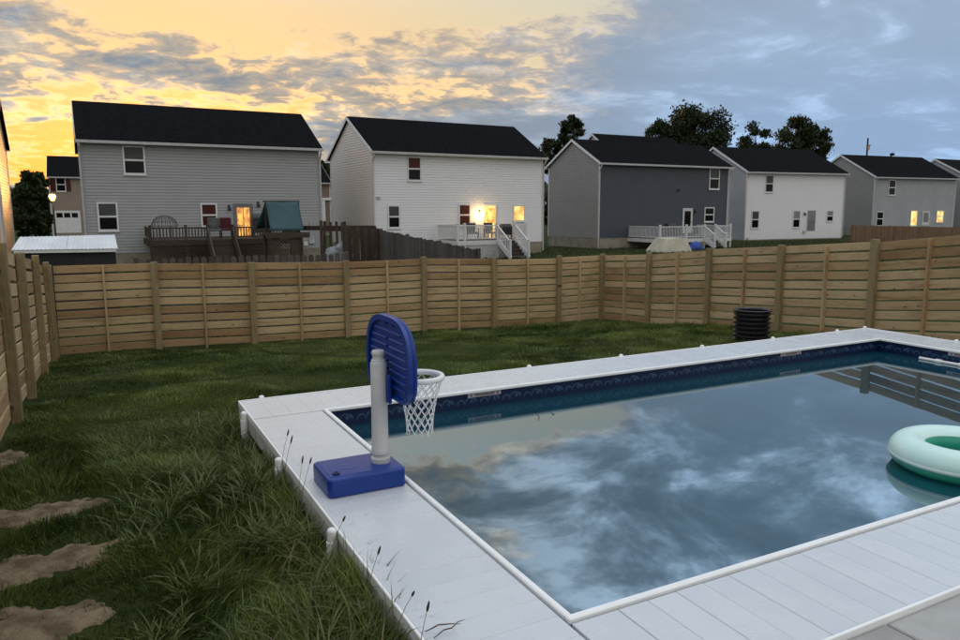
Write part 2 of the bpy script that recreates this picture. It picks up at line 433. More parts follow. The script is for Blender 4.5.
# patio of concrete slabs in front of the pool
patio = empty('patio', (6, -1, -.03)); tag(patio, kind='structure')
jx = onz(876, 619, -.025)[0]
edges = [jx-1.55*k for k in (4,3,2,1)][1:] + [jx, jx+1.55, jx+3.1, jx+4.65, jx+6.2]
edges = [e for e in edges if .3 < e] 
for i in range(len(edges)-1):
    for (ya, yb) in ((OY0-1.52, OY0-.022), (OY0-3.06, OY0-1.535)):
        mb = MB().bbox(edges[i]+.006-6, edges[i+1]-.006-6, ya+1, yb+1, -.10, .008, .006)
        mb.build('slab', MT['concrete'], patio)

# dirt patches worn into the lawn
def dirt_patch(px, py, sx_, sy_, rot, label, h=.032, seed=0):
    c0 = onz(px, py, -.2)
    for _ in range(6): c0 = onz(px, py, float(hz(c0[0], c0[1])))
    rr_ = np.random.default_rng(seed)
    N, Rn = 110, 16
    ph = rr_.uniform(0, 6.28, 5)
    V = [(0, 0, h)]; F = []
    for k in range(1, Rn+1):
        f_ = k/Rn
        for i in range(N):
            t = 2*math.pi*i/N
            rad = 1+.10*math.sin(2*t+ph[0])+.11*math.sin(3*t+ph[1])+.08*math.sin(5*t+ph[2])+.07*math.sin(9*t+ph[3])+.05*math.sin(17*t+ph[4])
            x_ = sx_*rad*f_*math.cos(t); y_ = sy_*rad*f_*math.sin(t)
            X_ = x_*math.cos(rot)-y_*math.sin(rot); Y_ = x_*math.sin(rot)+y_*math.cos(rot)
            z_ = h*(1-f_**2.0) - .020*f_**5 + rr_.normal(0, .003)*f_ + (.006*math.sin(23*X_+9*Y_+ph[1])+.006*math.sin(31*Y_-17*X_+ph[2])+.004*math.sin(61*X_+40*Y_+ph[0])+.004*math.sin(83*Y_-50*X_+ph[3]))*(.4+1.1*f_)
            z_ += float(hz(c0[0]+X_, c0[1]+Y_)-hz(c0[0], c0[1]))
            V.append((X_, Y_, z_))
    for i in range(N): F.append((0, 1+i, 1+(i+1) % N))
    for k in range(Rn-1):
        for i in range(N):
            j = (i+1) % N
            F.append((1+k*N+i, 1+(k+1)*N+i, 1+(k+1)*N+j, 1+k*N+j))
    m_ = bpy.data.meshes.new('dirt_patch'); m_.from_pydata(V, [], F); m_.update()
    o = mkobj('dirt_patch', m_, MT['dirt'], smooth=True, loc=(c0[0], c0[1], float(hz(c0[0], c0[1]))))
    tag(o, label, kind='structure')
    return (c0[0], c0[1], sx_, sy_, rot)
dirts = [dirt_patch(40, 514,   .44, .215, .10, 'bare dirt mound farthest up the lawn', seed=1),
         dirt_patch(30, 570, .42, .25, .12, 'middle bare dirt mound in the lawn', seed=2),
         dirt_patch(35, 630, .34, .28, .10, 'nearest bare dirt mound at the lawn edge', seed=3),
         dirt_patch(-2, 462, .22, .30, .0, 'small bare patch beside the left fence', h=.012, seed=4)]

# ------------------------------------------------------------------ swimming pool
pool = root('swimming_pool', ((PX0+PX1)/2, (PY0+PY1)/2, -1.3))
tag(pool, 'rectangular raised pool with navy liner and pale grey deck surround', 'pool')
BW = .158
def plank_mesh(L, gp):
    m_ = MB().bbox(-BW/2+gp, BW/2-gp, -L/2, L/2, -.035, 0, min(.0022, gp*2))
    me_ = bpy.data.meshes.new('deck_board'); me_.from_pydata(m_.v, [], m_.f); me_.update(); return me_
def run(x0, x1, y0, y1, along, gp=.0004):
    one = along == 'c'; along = 'x' if one else along
    L = (y1-y0) if along == 'x' else (x1-x0)
    me_ = plank_mesh(L-.004, gp)
    a0, a1 = (x0, x1) if along == 'x' else (y0, y1)
    n = 1 if one else max(1, round((a1-a0)/BW)); st = (a1-a0)/n
    for i in range(n):
        c_ = a0+st*(i+.5)
        o = mkobj('deck_board', me_, MT['deck_white'], pool, loc=((c_, (y0+y1)/2, 0) if along == 'x' else ((x0+x1)/2, c_, 0)))
        if along != 'x': o.rotation_euler = (0, 0, R(90))
        o.scale = (st/BW, 1, 1)
        o.location.z += random.uniform(-.0008, .0008)*(gp > .0008)
run(PX0+.236, OX1, OY0, PY0-.012, 'x', .0011); run(PX0, PX0+.2355, OY0, PY0-.012, 'c', .0011)                 # near side, from the corner seam to the right
run(OX0, PX0-.012, OY0, PY1, 'y', .0007)            # left side
run(OX0, OX1, PY1+.012, OY1, 'x')                 # far side
run(PX1+.012, OX1, PY0, PY1, 'y')                 # right side
# sub-deck so that nothing shows through the seams
for a in ((OX0+.02, OX1-.02, OY0+.02, PY0-.02), (OX0+.02, PX0-.02, PY0-.02, PY1+.02), (OX0+.02, OX1-.02, PY1+.02, OY1-.02), (PX1+.02, OX1-.02, PY0-.02, PY1+.02)):
    MB().box(*a, -.075, -.037).build('deck_frame', MT['fascia'], pool)
# bright inner coping bead
cw = .030
for a in ((PX0-.004, PX1+.004, PY0-.004, PY0+cw), (PX0-.004, PX1+.004, PY1-cw, PY1+.004)):
    MB().bbox(*a, -.014, .016, .006).build('coping', MT['white_pvc'], pool)
for a in ((PX0-.004, PX0+cw, PY0+cw, PY1-cw), (PX1-cw, PX1+.004, PY0+cw, PY1-cw)):
    MB().bbox(*a, -.014, .0155, .006).build('coping', MT['white_pvc'], pool)
# outer edge: white lip and grey fascia
for a in ((OX0-.018, OX0-.002, OY0-.018, OY1+.018), (OX1+.002, OX1+.018, OY0-.018, OY1+.018)):
    MB().bbox(*a, -.045, .007, .003).build('edge_trim', MT['white_pvc'], pool)
    MB().box(a[0]+.003, a[1]-.003, a[2]+.01, a[3]-.01, -.155, -.046).build('fascia', MT['fascia'], pool)
for a in ((OX0-.001, OX1+.001, OY0-.018, OY0-.002), (OX0-.001, OX1+.001, OY1+.002, OY1+.018)):
    MB().bbox(*a, -.045, .0066, .003).build('edge_trim', MT['white_pvc'], pool)
    MB().box(a[0], a[1], a[2]+.003, a[3]-.003, -.155, -.046).build('fascia', MT['fascia'], pool)
# liner walls with the printed wave border
lm = bpy.data.materials.new('navy_pool_liner'); lm.use_nodes = True
q = NG(lm.node_tree); b = lm.node_tree.nodes['Principled BSDF']
tcn = q.n('ShaderNodeTexCoord'); sp = q.n('ShaderNodeSeparateXYZ'); q.link(tcn.outputs['Object'], sp.inputs[0])
PER = .24
def cell(off):
    s_ = q.m('ADD', q.m('ADD', sp.outputs[0], sp.outputs[1]), off)
    return q.m('MULTIPLY', q.m('SUBTRACT', q.m('FRACT', q.m('DIVIDE', s_, PER)), .5), PER)
def arc(off, cz, rad, wd, flat=0.0):
    u_ = cell(off); w_ = q.m('SUBTRACT', sp.outputs[2], cz)
    d_ = q.m('SQRT', q.m('ADD', q.m('MULTIPLY', u_, u_), q.m('MULTIPLY', w_, w_)))
    rg = q.mr(q.m('ABSOLUTE', q.m('SUBTRACT', d_, rad)), wd*.4, wd, 1.0, 0.0)
    return q.m('MULTIPLY', rg, q.mr(w_, flat-.012, flat+.006))
def disc(off, cz, rad):
    u_ = cell(off); w_ = q.m('SUBTRACT', sp.outputs[2], cz)
    d_ = q.m('SQRT', q.m('ADD', q.m('MULTIPLY', u_, u_), q.m('MULTIPLY', w_, w_)))
    return q.mr(d_, rad*.5, rad, 1.0, 0.0)
pt = q.m('MAXIMUM', arc(0, -.100, .028, .012), q.m('MAXIMUM', arc(.035, -.106, .046, .009, .012), q.m('MAXIMUM', arc(.13, -.116, .038, .009), disc(.015, -.100, .014))))
pt = q.m('MULTIPLY', pt, q.mr(q.noise(tcn.outputs['Object'], 30.0, 3.0), .3, .6, .45, 1.0))
lc = q.mix(q.mr(q.noise(tcn.outputs['Object'], 4.0, 4.0), .3, .7), (.002,.010,.046,1), (.003,.014,.060,1))
q.link(q.mix(q.m('MULTIPLY', pt, .75), lc, (.06,.12,.19,1)), b.inputs['Base Color'])
b.inputs['Roughness'].default_value = .4; b.inputs['Specular IOR Level'].default_value = .3
liner = MB()
liner.box(PX0-.05, PX0-.005, PY0-.05, PY1+.05, -1.3, -.015).box(PX1+.005, PX1+.05, PY0-.05, PY1+.05, -1.3, -.015)
liner.box(PX0-.004, PX1+.004, PY0-.05, PY0-.005, -1.3, -.016).box(PX0-.004, PX1+.004, PY1+.005, PY1+.05, -1.3, -.016)
liner.box(PX0-.05, PX1+.05, PY0-.05, PY1+.05, -1.36, -1.301)
liner.build('liner', lm, pool)
# posts with round caps along the edge of the deck
def edge_post(x, y, h, out):
    o = MB().lathe([(0, -h), (.030, -h), (.030, -.052), (.026, -.05), (.026, .002), (.022, .006)], (x, y, 0), 14).build('support_post', MT['white_pvc'], pool, True)
    MB().lathe([(.025, -.004), (.026, .004), (.022, .015), (.012, .022), (0, .024)], (x, y, 0), 14).build('cap', MT['white_pvc'], o, True)
for px in (263, 531.7, 623.6, 704.5, 775, 839):
    X = ony(px, 330, OY1)[0]
    yy = 402-74*(px-242.8)/624
    X = onz(px, yy, 0)[0]
    edge_post(X, OY1+.046, .75, 'y')
edge_post(OX1+.02, OY1+.046, .7, 'c')
for px, py in ((252.5, 413), (284, 460), (337, 531)):
    edge_post(OX0-.046, onz(px, py, 0)[1], .5, 'x')
for yv in (5.4, 4.2): edge_post(OX1+.045, yv, .7, 'x')
# warning stickers under the coping: pale frame, dark worn print between two square symbols
stm = bpy.data.materials.new('warning_sticker_print'); stm.use_nodes = True
q = NG(stm.node_tree); b = stm.node_tree.nodes['Principled BSDF']
tcn = q.n('ShaderNodeTexCoord'); sp = q.n('ShaderNodeSeparateXYZ'); q.link(tcn.outputs['Object'], sp.inputs[0])
ux = q.m('ABSOLUTE', sp.outputs[0]); wz = q.m('ABSOLUTE', sp.outputs[2])
mid = q.m('MULTIPLY', q.m('LESS_THAN', ux, .105), q.m('LESS_THAN', wz, .012))
d_ = q.m('SQRT', q.m('ADD', q.m('POWER', q.m('SUBTRACT', ux, .14), 2.0), q.m('POWER', sp.outputs[2], 2.0)))
cir = q.m('LESS_THAN', d_, .013)
wr = q.mr(q.noise(q.vm('MULTIPLY', tcn.outputs['Object'], (3,1,2)), 45.0, 3.0), .38, .58, .25, 1.0)
q.link(q.mix(q.m('MULTIPLY', q.m('MAXIMUM', mid, cir), wr), (.42,.38,.40,1), (.045,.018,.025,1)), b.inputs['Base Color'])
b.inputs['Roughness'].default_value = .5
for px, py in ((484.5, 391), (791, 352.5)):
    X = ony(px, py, PY1)[0]
    MB().box(-.175, .175, -.002, .002, -.019, .019).build('warning_sticker', stm, pool, loc=(X, PY1-.0001, -.040))
o = MB().box(-.175, .175, -.002, .002, -.019, .019).build('warning_sticker', stm, pool, loc=(PX1+.0001, onx(955, 352, PX1)[1]-.1, -.040)); o.rotation_euler = (0, 0, R(90))

# water
wm = bpy.data.materials.new('still_pool_water'); wm.use_nodes = True
q = NG(wm.node_tree); b = wm.node_tree.nodes['Principled BSDF']
tcn = q.n('ShaderNodeTexCoord')
q.link(q.mix(q.mr(q.noise(tcn.outputs['Object'], .5, 3.0), .3, .7), (.004,.036,.058,1), (.005,.044,.066,1)), b.inputs['Base Color'])
b.inputs['Roughness'].default_value = .012; b.inputs['IOR'].default_value = 3.1; b.inputs['Specular Tint'].default_value = (.86, .97, 1.0, 1)
bn = q.n('ShaderNodeBump'); bn.inputs['Strength'].default_value = .006; bn.inputs['Distance'].default_value = .02
q.link(q.noise(tcn.outputs['Object'], 3.0, 2.0), bn.inputs['Height']); q.link(bn.outputs[0], b.inputs['Normal'])
wmb = MB(); NXW, NYW = 20, 10
wmb.v = [(PX0-.004+(PX1-PX0+.008)*i/NXW, PY0-.004+(PY1-PY0+.008)*j/NYW, WATER) for j in range(NYW+1) for i in range(NXW+1)]
wmb.f = [(j*(NXW+1)+i, j*(NXW+1)+i+1, (j+1)*(NXW+1)+i+1, (j+1)*(NXW+1)+i) for j in range(NYW) for i in range(NXW)]
water = wmb.build('pool_water', wm); tag(water, kind='structure')

# bits floating on the water
MT['twig'] = pmat('dry_twig', (.07,.05,.03), (.12,.09,.055), rough=.9, scale=30)
for pts_, lb in ((((537, 413), (539, 417), (538.5, 421)), 'thin dark twig floating near the far liner, the longer of two'), (((551, 412), (553, 414.5), (555, 414)), 'thin dark twig floating near the far liner, the shorter of two')):
    MB().tube([onz(x_, y_, WATER+.002) for x_, y_ in pts_], [.002, .0045, .002], 6).build('floating_twig', MT['twig'], None, True)
    tag(bpy.context.scene.collection.objects[-1], lb, 'twig', 'twigs floating on the pool')
# white tube held on the liner at the far end
yA, yB = onx(919, 357.8, PX1-.06), onx(975, 365.5, PX1-.06)
bar_ = root('vacuum_tube', (PX1-.06, (yA[1]+yB[1])/2, yA[2]))
tag(bar_, 'white plastic tube floating along the navy liner at the right end', 'pool tube')
X = PX1-.05
MB().tube([(X, yA[1], yA[2]), (X, yB[1]-.5, yA[2])], .016, 10).build('tube', MT['white_pvc'], bar_, True)
for t in (.36, .78):
    yy = yA[1]+(yB[1]-yA[1])*t
    MB().tube([(X, yy+.035, yA[2]), (X, yy-.035, yA[2])], .024, 10).build('collar', MT['white_pvc'], bar_, True)
    MB().bar((X+.01, yy, yA[2]), (PX1+.01, yy, yA[2]), .03, .03).build('bracket', MT['white_pvc'], bar_)

# ------------------------------------------------------------------ swim ring
RC = onz(962.5, 457, -.075); RX, RY = RC[0], RC[1]
ring = root('swim_ring', (RX, RY, WATER)); tag(ring, 'pale mint and green inflatable swim ring floating on the water', 'swim ring')
def torus_part(t0, t1, Rm, rt, zc, n=72, m=14):
    mb = MB()
    for k in range(n):
        a = 2*math.pi*k/n
        for i in range(m+1):
            t = t0+(t1-t0)*i/m
            pk = 1+.006*math.sin(a*46)*max(0, 1-abs(math.sin(t)))*1.0
            rr_ = Rm+rt*math.cos(t)*pk
            mb.v.append((RX+rr_*math.cos(a), RY+rr_*math.sin(a), zc+rt*math.sin(t)*.93))
    for k in range(n):
        j = (k+1) % n
        for i in range(m): mb.f.append((k*(m+1)+i, j*(m+1)+i, j*(m+1)+i+1, k*(m+1)+i+1))
    return mb
MT['mint'] = pmat('pale_mint_vinyl', (.54,.76,.70), (.60,.79,.745), rough=.33, scale=3, spec=.5)
MT['green_vinyl'] = pmat('green_vinyl', (.02,.30,.20), (.03,.36,.25), rough=.33, scale=3, spec=.5)
for m_ in ('mint', 'green_vinyl'):
    bb = MT[m_].node_tree.nodes['Principled BSDF']
    bb.inputs['Subsurface Weight'].default_value = .35; bb.inputs['Subsurface Radius'].default_value = (.05, .12, .10); bb.inputs['Subsurface Scale'].default_value = .5
zc = WATER+.095
torus_part(-.10, 2.55, .338, .125, zc).build('upper_shell', MT['mint'], ring, True)
torus_part(2.55, 6.183, .338, .1245, zc).build('lower_shell', MT['green_vinyl'], ring, True)
MB().lathe([(.4635, .0), (.468, -.012), (.4625, -.026)], (RX, RY, zc), 72).build('seam', MT['mint'], ring, True)

# ------------------------------------------------------------------ poolside basketball hoop
hoop = root('basketball_hoop', (1.34, 4.215, .001)); tag(hoop, 'blue and white poolside basketball hoop standing on the deck', 'basketball hoop')
def rounded_block(x0, x1, y0, y1, z0, z1, r, rv):
    mb = MB(); N = 8
    prof = [(rv*.35, z0), (0, z0+rv*.35), (0, z1-rv)] + [(rv*(1-math.cos(t)), z1-rv+rv*math.sin(t)) for t in np.linspace(.3, math.pi/2, 5)]
    rings = []
    for ins_, z in prof:
        ringv = []
        for (cx_, cy_, a0) in ((x1-r, y1-r, 0), (x0+r, y1-r, 90), (x0+r, y0+r, 180), (x1-r, y0+r, 270)):
            for k in range(N+1):
                a = R(a0+90*k/N); rr_ = max(r-ins_, .003)
                ringv.append((cx_+rr_*math.cos(a), cy_+rr_*math.sin(a), z))
        rings.append(ringv)
    n = len(rings[0])
    for rg in rings: mb.v += rg
    for i in range(len(rings)-1):
        for k in range(n):
            j = (k+1) % n; mb.f.append((i*n+k, i*n+j, (i+1)*n+j, (i+1)*n+k))
    mb.f.append(tuple((len(rings)-1)*n+k for k in range(n))); mb.f.append(tuple(reversed(range(n))))
    return mb
BX0, BX1, BY0, BY1 = 1.098, 1.582, 4.03, 4.40
base = rounded_block(BX0, BX1, BY0, BY1, .002, .118, .035, .018).build('base', MT['blue_plastic'], hoop, True)
lid = rounded_block(BX0+.022, BX1-.10, BY0+.035, BY1-.02, .112, .1215, .02, .004).build('raised_panel', MT['blue_plastic'], base, True)
MB().lathe([(.0, .1195), (.052, .1205), (.066, .1222), (.072, .1232), (.076, .1218)], (1.265, 4.225, 0), 32).build('round_dish', MT['blue_plastic'], base, True)
MB().lathe([(.022, .118), (.022, .130), (.019, .133), (.012, .133), (.010, .127), (0, .127)], (1.165, 4.105, 0), 20).build('fill_cap', MT['blue_dark'], base, True)
pcx, pcy = 1.478, 4.20
MB().lathe([(0,.118),(.058,.118),(.060,.125),(.060,.150),(.047,.158),(.047,.172),(.057,.178),(.057,.205),(.052,.215),(.0505,.40),(.050,.745),(.047,.752),(.043,.757),(.043,.765),(.036,.770),(.034,.790),(.040,.797),(.041,.815),(.036,.824),(0,.826)],
           (pcx, pcy, 0), 28).build('pole', MT['grey_plastic'], hoop, True)
# backboard outline in the y-z plane
hw, zb, zt = .375, .555, 1.035
cyb = 4.205
out = [(-.27, zb-.025), (.27, zb-.025), (.335, zb+.005), (hw, zb+.065), (hw+.008, .68)]
NA = 22
out += [((hw+.008)*max(0., math.cos(t))**.62, .755+(zt-.755)*max(0., math.sin(t))**.9) for t in np.linspace(.05, math.pi/2, NA)]
out += [(-y, z) for y, z in reversed(out[2:-1])]
def extr(outline, xa, xb, sc=1.0, zc_=.70, bev=0.0):
    mb = MB(); n = len(outline)
    lay = [(xa, sc-bev), (xa+(bev*.5 if bev else 0), sc), (xb-(bev*.5 if bev else 0), sc), (xb, sc-bev)] if bev else [(xa, sc), (xb, sc)]
    for x_, s_ in lay:
        mb.v += [(x_, cyb+y*s_, zc_+(z-zc_)*s_) for y, z in outline]
    for L_ in range(len(lay)-1):
        for k in range(n):
            j = (k+1) % n; mb.f.append((L_*n+k, (L_+1)*n+k, (L_+1)*n+j, L_*n+j))
    mb.f.append(tuple(range(n))); mb.f.append(tuple(reversed([(len(lay)-1)*n+k for k in range(n)])))
    return mb
xb0 = 1.535
board = extr(out, xb0+.018, xb0+.048, 1.0, bev=.03).build('backboard', MT['blue_plastic'], hoop, True)
# raised border and ribs on the back of the board
mb = MB(); n = len(out); sc = .885
for x_ in (xb0-.004, xb0+.020):
    mb.v += [(x_, cyb+y*.985, .70+(z-.70)*.985) for y, z in out]
    mb.v += [(x_, cyb+y*sc, .70+(z-.70)*sc) for y, z in out]
for k in range(n):
    j = (k+1) % n
    mb.f += [(k, j, n+j, n+k), (k, 2*n+k, 2*n+j, j), (n+k, n+j, 3*n+j, 3*n+k)]
mb.build('back_border', MT['blue_plastic'], board, False)
def half_at(z):
    best = 0
    for (y, zz), (y2, zz2) in zip(out, out[1:]+out[:1]):
        if (zz-z)*(zz2-z) <= 0 and abs(zz2-zz) > 1e-6:
            t = (z-zz)/(zz2-zz); best = max(best, abs(y+(y2-y)*t))
    return best
for i, z in enumerate(np.arange(.60, .99, .047)):
    h_ = (half_at(.70+(z+.016-.70)/sc)*sc - .03)
    if h_ < .06: continue
    segs = [(-h_, -.02), (.02, h_)] if i % 3 != 1 else [(-h_, h_)]
    for a_, b_ in segs:
        MB().bbox(xb0+.002, xb0+.020, cyb+a_, cyb+b_, z, z+.015, .003).build('rib', MT['blue_plastic'], board)
# bracket, rim and net
MB().bbox(pcx+.030, xb0-.002, 4.115, 4.285, .50, .68, .008).build('bracket', MT['blue_plastic'], hoop)
rcx, rcy, rz_ = 1.742, 4.205, .628
MB().bbox(xb0+.045, rcx-.135, 4.14, 4.27, rz_-.030, rz_+.018, .006).build('rim_bracket', MT['white_pvc'], hoop)
mb = MB(); n, m = 48, 12
for k in range(n):
    a = 2*math.pi*k/n
    for i in range(m):
        t = 2*math.pi*i/m
        rr_ = .150+.017*math.cos(t)
        mb.v.append((rcx+rr_*math.cos(a), rcy+rr_*math.sin(a), rz_+.019*math.sin(t)))
for k in range(n):
    for i in range(m):
        mb.f.append((k*m+i, ((k+1) % n)*m+i, ((k+1) % n)*m+(i+1) % m, k*m+(i+1) % m))
mb.build('rim', MT['white_pvc'], hoop, True)
mb = MB(); NS = 12; levels = 9
def npnt(k, i):
    t = i/levels
    r_ = .148*(1-t)**1.6*.42+.086*(1-(1-t)**1.6*.0) if False else (.148-.066*(1-(1-t)**1.8))
    a = 2*math.pi*(k+.5*(i % 2))/NS
    jz = .006*math.sin(k*3.1+i*1.7)
    return (rcx+.004+r_*math.cos(a), rcy+r_*math.sin(a), rz_-.012-.335*t+jz)
for i in range(levels):
    for k in range(NS):
        a = npnt(k, i)
        for kk in ((k, k-1) if i % 2 == 0 else (k, k+1)):
            bq = npnt(kk % NS, i+1)
            md = [(a[j]+bq[j])/2 for j in range(3)]; md[2] -= .004
            mb.tube([a, md, bq], .0032, 5)
for k in range(NS):
    a = npnt(k, levels); mb.tube([a, (a[0]+.003*math.sin(k), a[1]+.004*math.cos(k), a[2]-.018)], .004, 5)
mb.build('net', MT['net'], hoop, True)

# ------------------------------------------------------------------ yard fence: three runs
KF = .938; FH = 1.80*KF; NB = 10; PITCHZ = .1785*KF
bm_ = MB().bbox(-1.0, 1.0, -.011, .011, -.0735*KF, .0735*KF, .004)
board_me = bpy.data.meshes.new('board'); board_me.from_pydata(bm_.v, [], bm_.f); board_me.update()
pm_ = MB().bbox(-.98, .98, -.060, .060, -.044, .044, .006)
post_me = bpy.data.meshes.new('post'); post_me.from_pydata(pm_.v, [], pm_.f); post_me.update()
tm_ = MB().bbox(-.90, .90, -.019, .019, -.042, .042, .004)
bat_me = bpy.data.meshes.new('batten'); bat_me.from_pydata(tm_.v, [], tm_.f); bat_me.update()
def fence_run(label, pts, inward, postoff=.057, ends=(True, True), battens=True):
    pts = [(x*KF, y*KF) for x, y in pts]
    p0, p1 = pts[0], pts[-1]
    rt = root('wooden_fence', ((p0[0]+p1[0])/2, (p0[1]+p1[1])/2, float(hz((p0[0]+p1[0])/2, (p0[1]+p1[1])/2))))
    tag(rt, label, 'fence', 'yard fence runs')
    inw = Vector((*inward, 0))
    for i, (x, y) in enumerate(pts):
        if (i == 0 and not ends[0]) or (i == len(pts)-1 and not ends[1]): continue
        o = mkobj('post', post_me, MT['fence_post'], rt)
        g0 = float(hz(x, y))
        p = Vector((x, y, g0+FH+.035+random.uniform(-.02, .025)-.98)) + inw*postoff
        o.location = p; o.rotation_euler = (random.uniform(-.006, .006), R(-90)+random.uniform(-.006, .006), math.atan2(inward[1], inward[0]))
    for i in range(len(pts)-1):
        (xa, ya), (xb, yb) = pts[i], pts[i+1]
        za, zb_ = float(hz(xa, ya)), float(hz(xb, yb))
        L = math.hypot(xb-xa, yb-ya); ang = math.atan2(yb-ya, xb-xa); tilt = math.atan2(zb_-za, L)
        dj = random.uniform(-.012, .012)
        for k in range(NB):
            o = mkobj('board', board_me, MT['fence_board'], rt)
            zz = FH-.075-k*PITCHZ+dj+random.uniform(-.005, .005)
            o.location = ((xa+xb)/2, (ya+yb)/2, (za+zb_)/2+zz)
            o.rotation_euler = (0, -tilt+random.uniform(-.003, .003), ang)
            o.scale = ((L-.006)/2.0*math.sqrt(1+math.tan(tilt)**2), 1, random.uniform(.985, 1.02))
        if not battens: continue
        o = mkobj('batten', bat_me, MT['fence_board'], rt)
        f_ = .5+random.uniform(-.02, .02)
        o.location = Vector((xa+(xb-xa)*f_, ya+(yb-ya)*f_, (za+zb_)/2+FH-.92)) + inw*.034
        o.rotation_euler = (R(90) if False else 0, R(-90), math.atan2(inward[1], inward[0]))
FXL, FYB, FXR = -.90, 16.55, 12.42
fence_run('left run of the tan horizontal board fence beside the lawn', [(FXL, y) for y in (1.0, 2.9, 4.8, 6.7, 8.7, 10.6, 13.1, 15.6, 16.5)], (1, 0), battens=False)
fence_run('back run of the tan horizontal board fence behind the lawn', [(x, FYB) for x in (-.78, 1.02, 2.96, 5.08, 7.02, 8.97, 10.94, 12.36)], (0, -1), ends=(False, True))
fence_run('right run of the tan horizontal board fence behind the pool end', [(FXR, y) for y in (16.45, 14.56, 12.51, 10.51, 8.48, 6.6, 4.6, 2.6)], (-1, 0), ends=(False, True))

# ------------------------------------------------------------------ black corrugated drum
bx, by = 10.45*KF, 9.45*KF
bz = float(hz(bx, by))
drum = root('corrugated_drum', (bx, by, bz)); tag(drum, 'black corrugated plastic drum standing in the grass by the fence', 'drum')
prof = [(.262, -.02)]
topz = 1.66-(1.66+.115)*KF-bz
nr = 7; st = (topz-.03)/nr
for k in range(nr):
    z0_ = .0+k*st
    prof += [(.262, z0_), (.268, z0_+st*.12), (.300, z0_+st*.28), (.303, z0_+st*.5), (.300, z0_+st*.72), (.268, z0_+st*.88)]
prof += [(.270, topz-.03), (.312, topz-.024), (.314, topz-.004), (.306, topz), (.285, topz), (.262, topz-.02), (.258, .02), (0, .02)]
MB().lathe(prof[:-8], (bx, by, bz), 40).build('body', MT['black_plastic'], drum, True)
MB().lathe(prof[-9:], (bx, by, bz), 40).build('rim', MT['black_plastic'], drum, True)

# ------------------------------------------------------------------ lawn grass (one mesh of blades)
def vnoise(x, y, f, seed):
    r_ = np.random.default_rng(seed); T = r_.random((64, 64))
    xf, yf = x*f, y*f
    xi, yi = np.floor(xf).astype(int), np.floor(yf).astype(int)
    tx, ty = xf-xi, yf-yi; tx = tx*tx*(3-2*tx); ty = ty*ty*(3-2*ty)
    a = T[xi % 64, yi % 64]; b_ = T[(xi+1) % 64, yi % 64]; c_ = T[xi % 64, (yi+1) % 64]; d_ = T[(xi+1) % 64, (yi+1) % 64]
    return a*(1-tx)*(1-ty)+b_*tx*(1-ty)+c_*(1-tx)*ty+d_*tx*ty
def scatter(n, x0, x1, y0, y1): return rng.uniform(x0, x1, n), rng.uniform(y0, y1, n)
def grass_mesh(x, y, h, w, lean, az_, bright, kind):
    """each blade: quad + quad + tip = 7 verts"""
    n = len(x); z = hz(x, y)-.008
    dx, dy = np.cos(az_), np.sin(az_)
    fx = rng.uniform(0, 2*np.pi, n)
    wx, wy = np.cos(fx)*w/2, np.sin(fx)*w/2
    V = np.zeros((n, 7, 3))
    for i, (t, ww) in enumerate(((0, 1.0), (.38, .95), (.75, .65), (1.0, 0))):
        hh = h*(t-.36*lean*t*t); off = h*lean*t**1.9*.95
        cx_, cy_, cz_ = x+dx*off, y+dy*off, z+hh
        if i < 3:
            V[:, 2*i] = np.stack([cx_-wx*ww, cy_-wy*ww, cz_], -1); V[:, 2*i+1] = np.stack([cx_+wx*ww, cy_+wy*ww, cz_], -1)
        else: V[:, 6] = np.stack([cx_, cy_, cz_], -1)
    base = (np.arange(n)*7)[:, None]
    q1 = base+np.array([[0, 1, 3, 2]]); q2 = base+np.array([[2, 3, 5, 4]]); t1 = base+np.array([[4, 5, 6]])
    return V.reshape(-1, 3), q1, q2, t1
def build_grass(name, x, y, h, w, lean, az_, colr, mat):
    V, q1, q2, t1 = grass_mesh(x, y, h, w, lean, az_, None, None)
    n = len(x)
    loops = np.concatenate([np.concatenate([q1, q2], 1).reshape(-1), t1.reshape(-1)])
    starts = np.concatenate([np.arange(2*n)*4, 8*n+np.arange(n)*3]); 
    me = bpy.data.meshes.new(name); me.vertices.add(len(V)); me.vertices.foreach_set('co', V.reshape(-1).astype(np.float32))
    me.loops.add(len(loops)); me.loops.foreach_set('vertex_index', loops.astype(np.int32))
    me.polygons.add(3*n); me.polygons.foreach_set('loop_start', starts.astype(np.int32))
    me.update(calc_edges=True); me.validate()
    at = me.color_attributes.new('tint', 'FLOAT_COLOR', 'POINT')
    cc = np.repeat(np.concatenate([colr, np.ones((n, 1))], 1), 7, 0)
    at.data.foreach_set('color', cc.reshape(-1).astype(np.float32))
    me.polygons.foreach_set('use_smooth', np.ones(3*n, bool))
    return mkobj(name, me, mat)
gmat = bpy.data.materials.new('grass_blade'); gmat.use_nodes = True
q = NG(gmat.node_tree); b = gmat.node_tree.nodes['Principled BSDF']
va = q.n('ShaderNodeVertexColor'); va.layer_name = 'tint'
q.link(va.outputs[0], b.inputs['Base Color']); b.inputs['Roughness'].default_value = .55; b.inputs['Specular IOR Level'].default_value = .25
tr = q.n('ShaderNodeBsdfTranslucent'); q.link(va.outputs[0], tr.inputs[0])
ms = q.n('ShaderNodeMixShader'); ms.inputs[0].default_value = .25
q.link(b.outputs[0], ms.inputs[1]); q.link(tr.outputs[0], ms.inputs[2])
q.link(ms.outputs[0], gmat.node_tree.nodes['Material Output'].inputs[0])

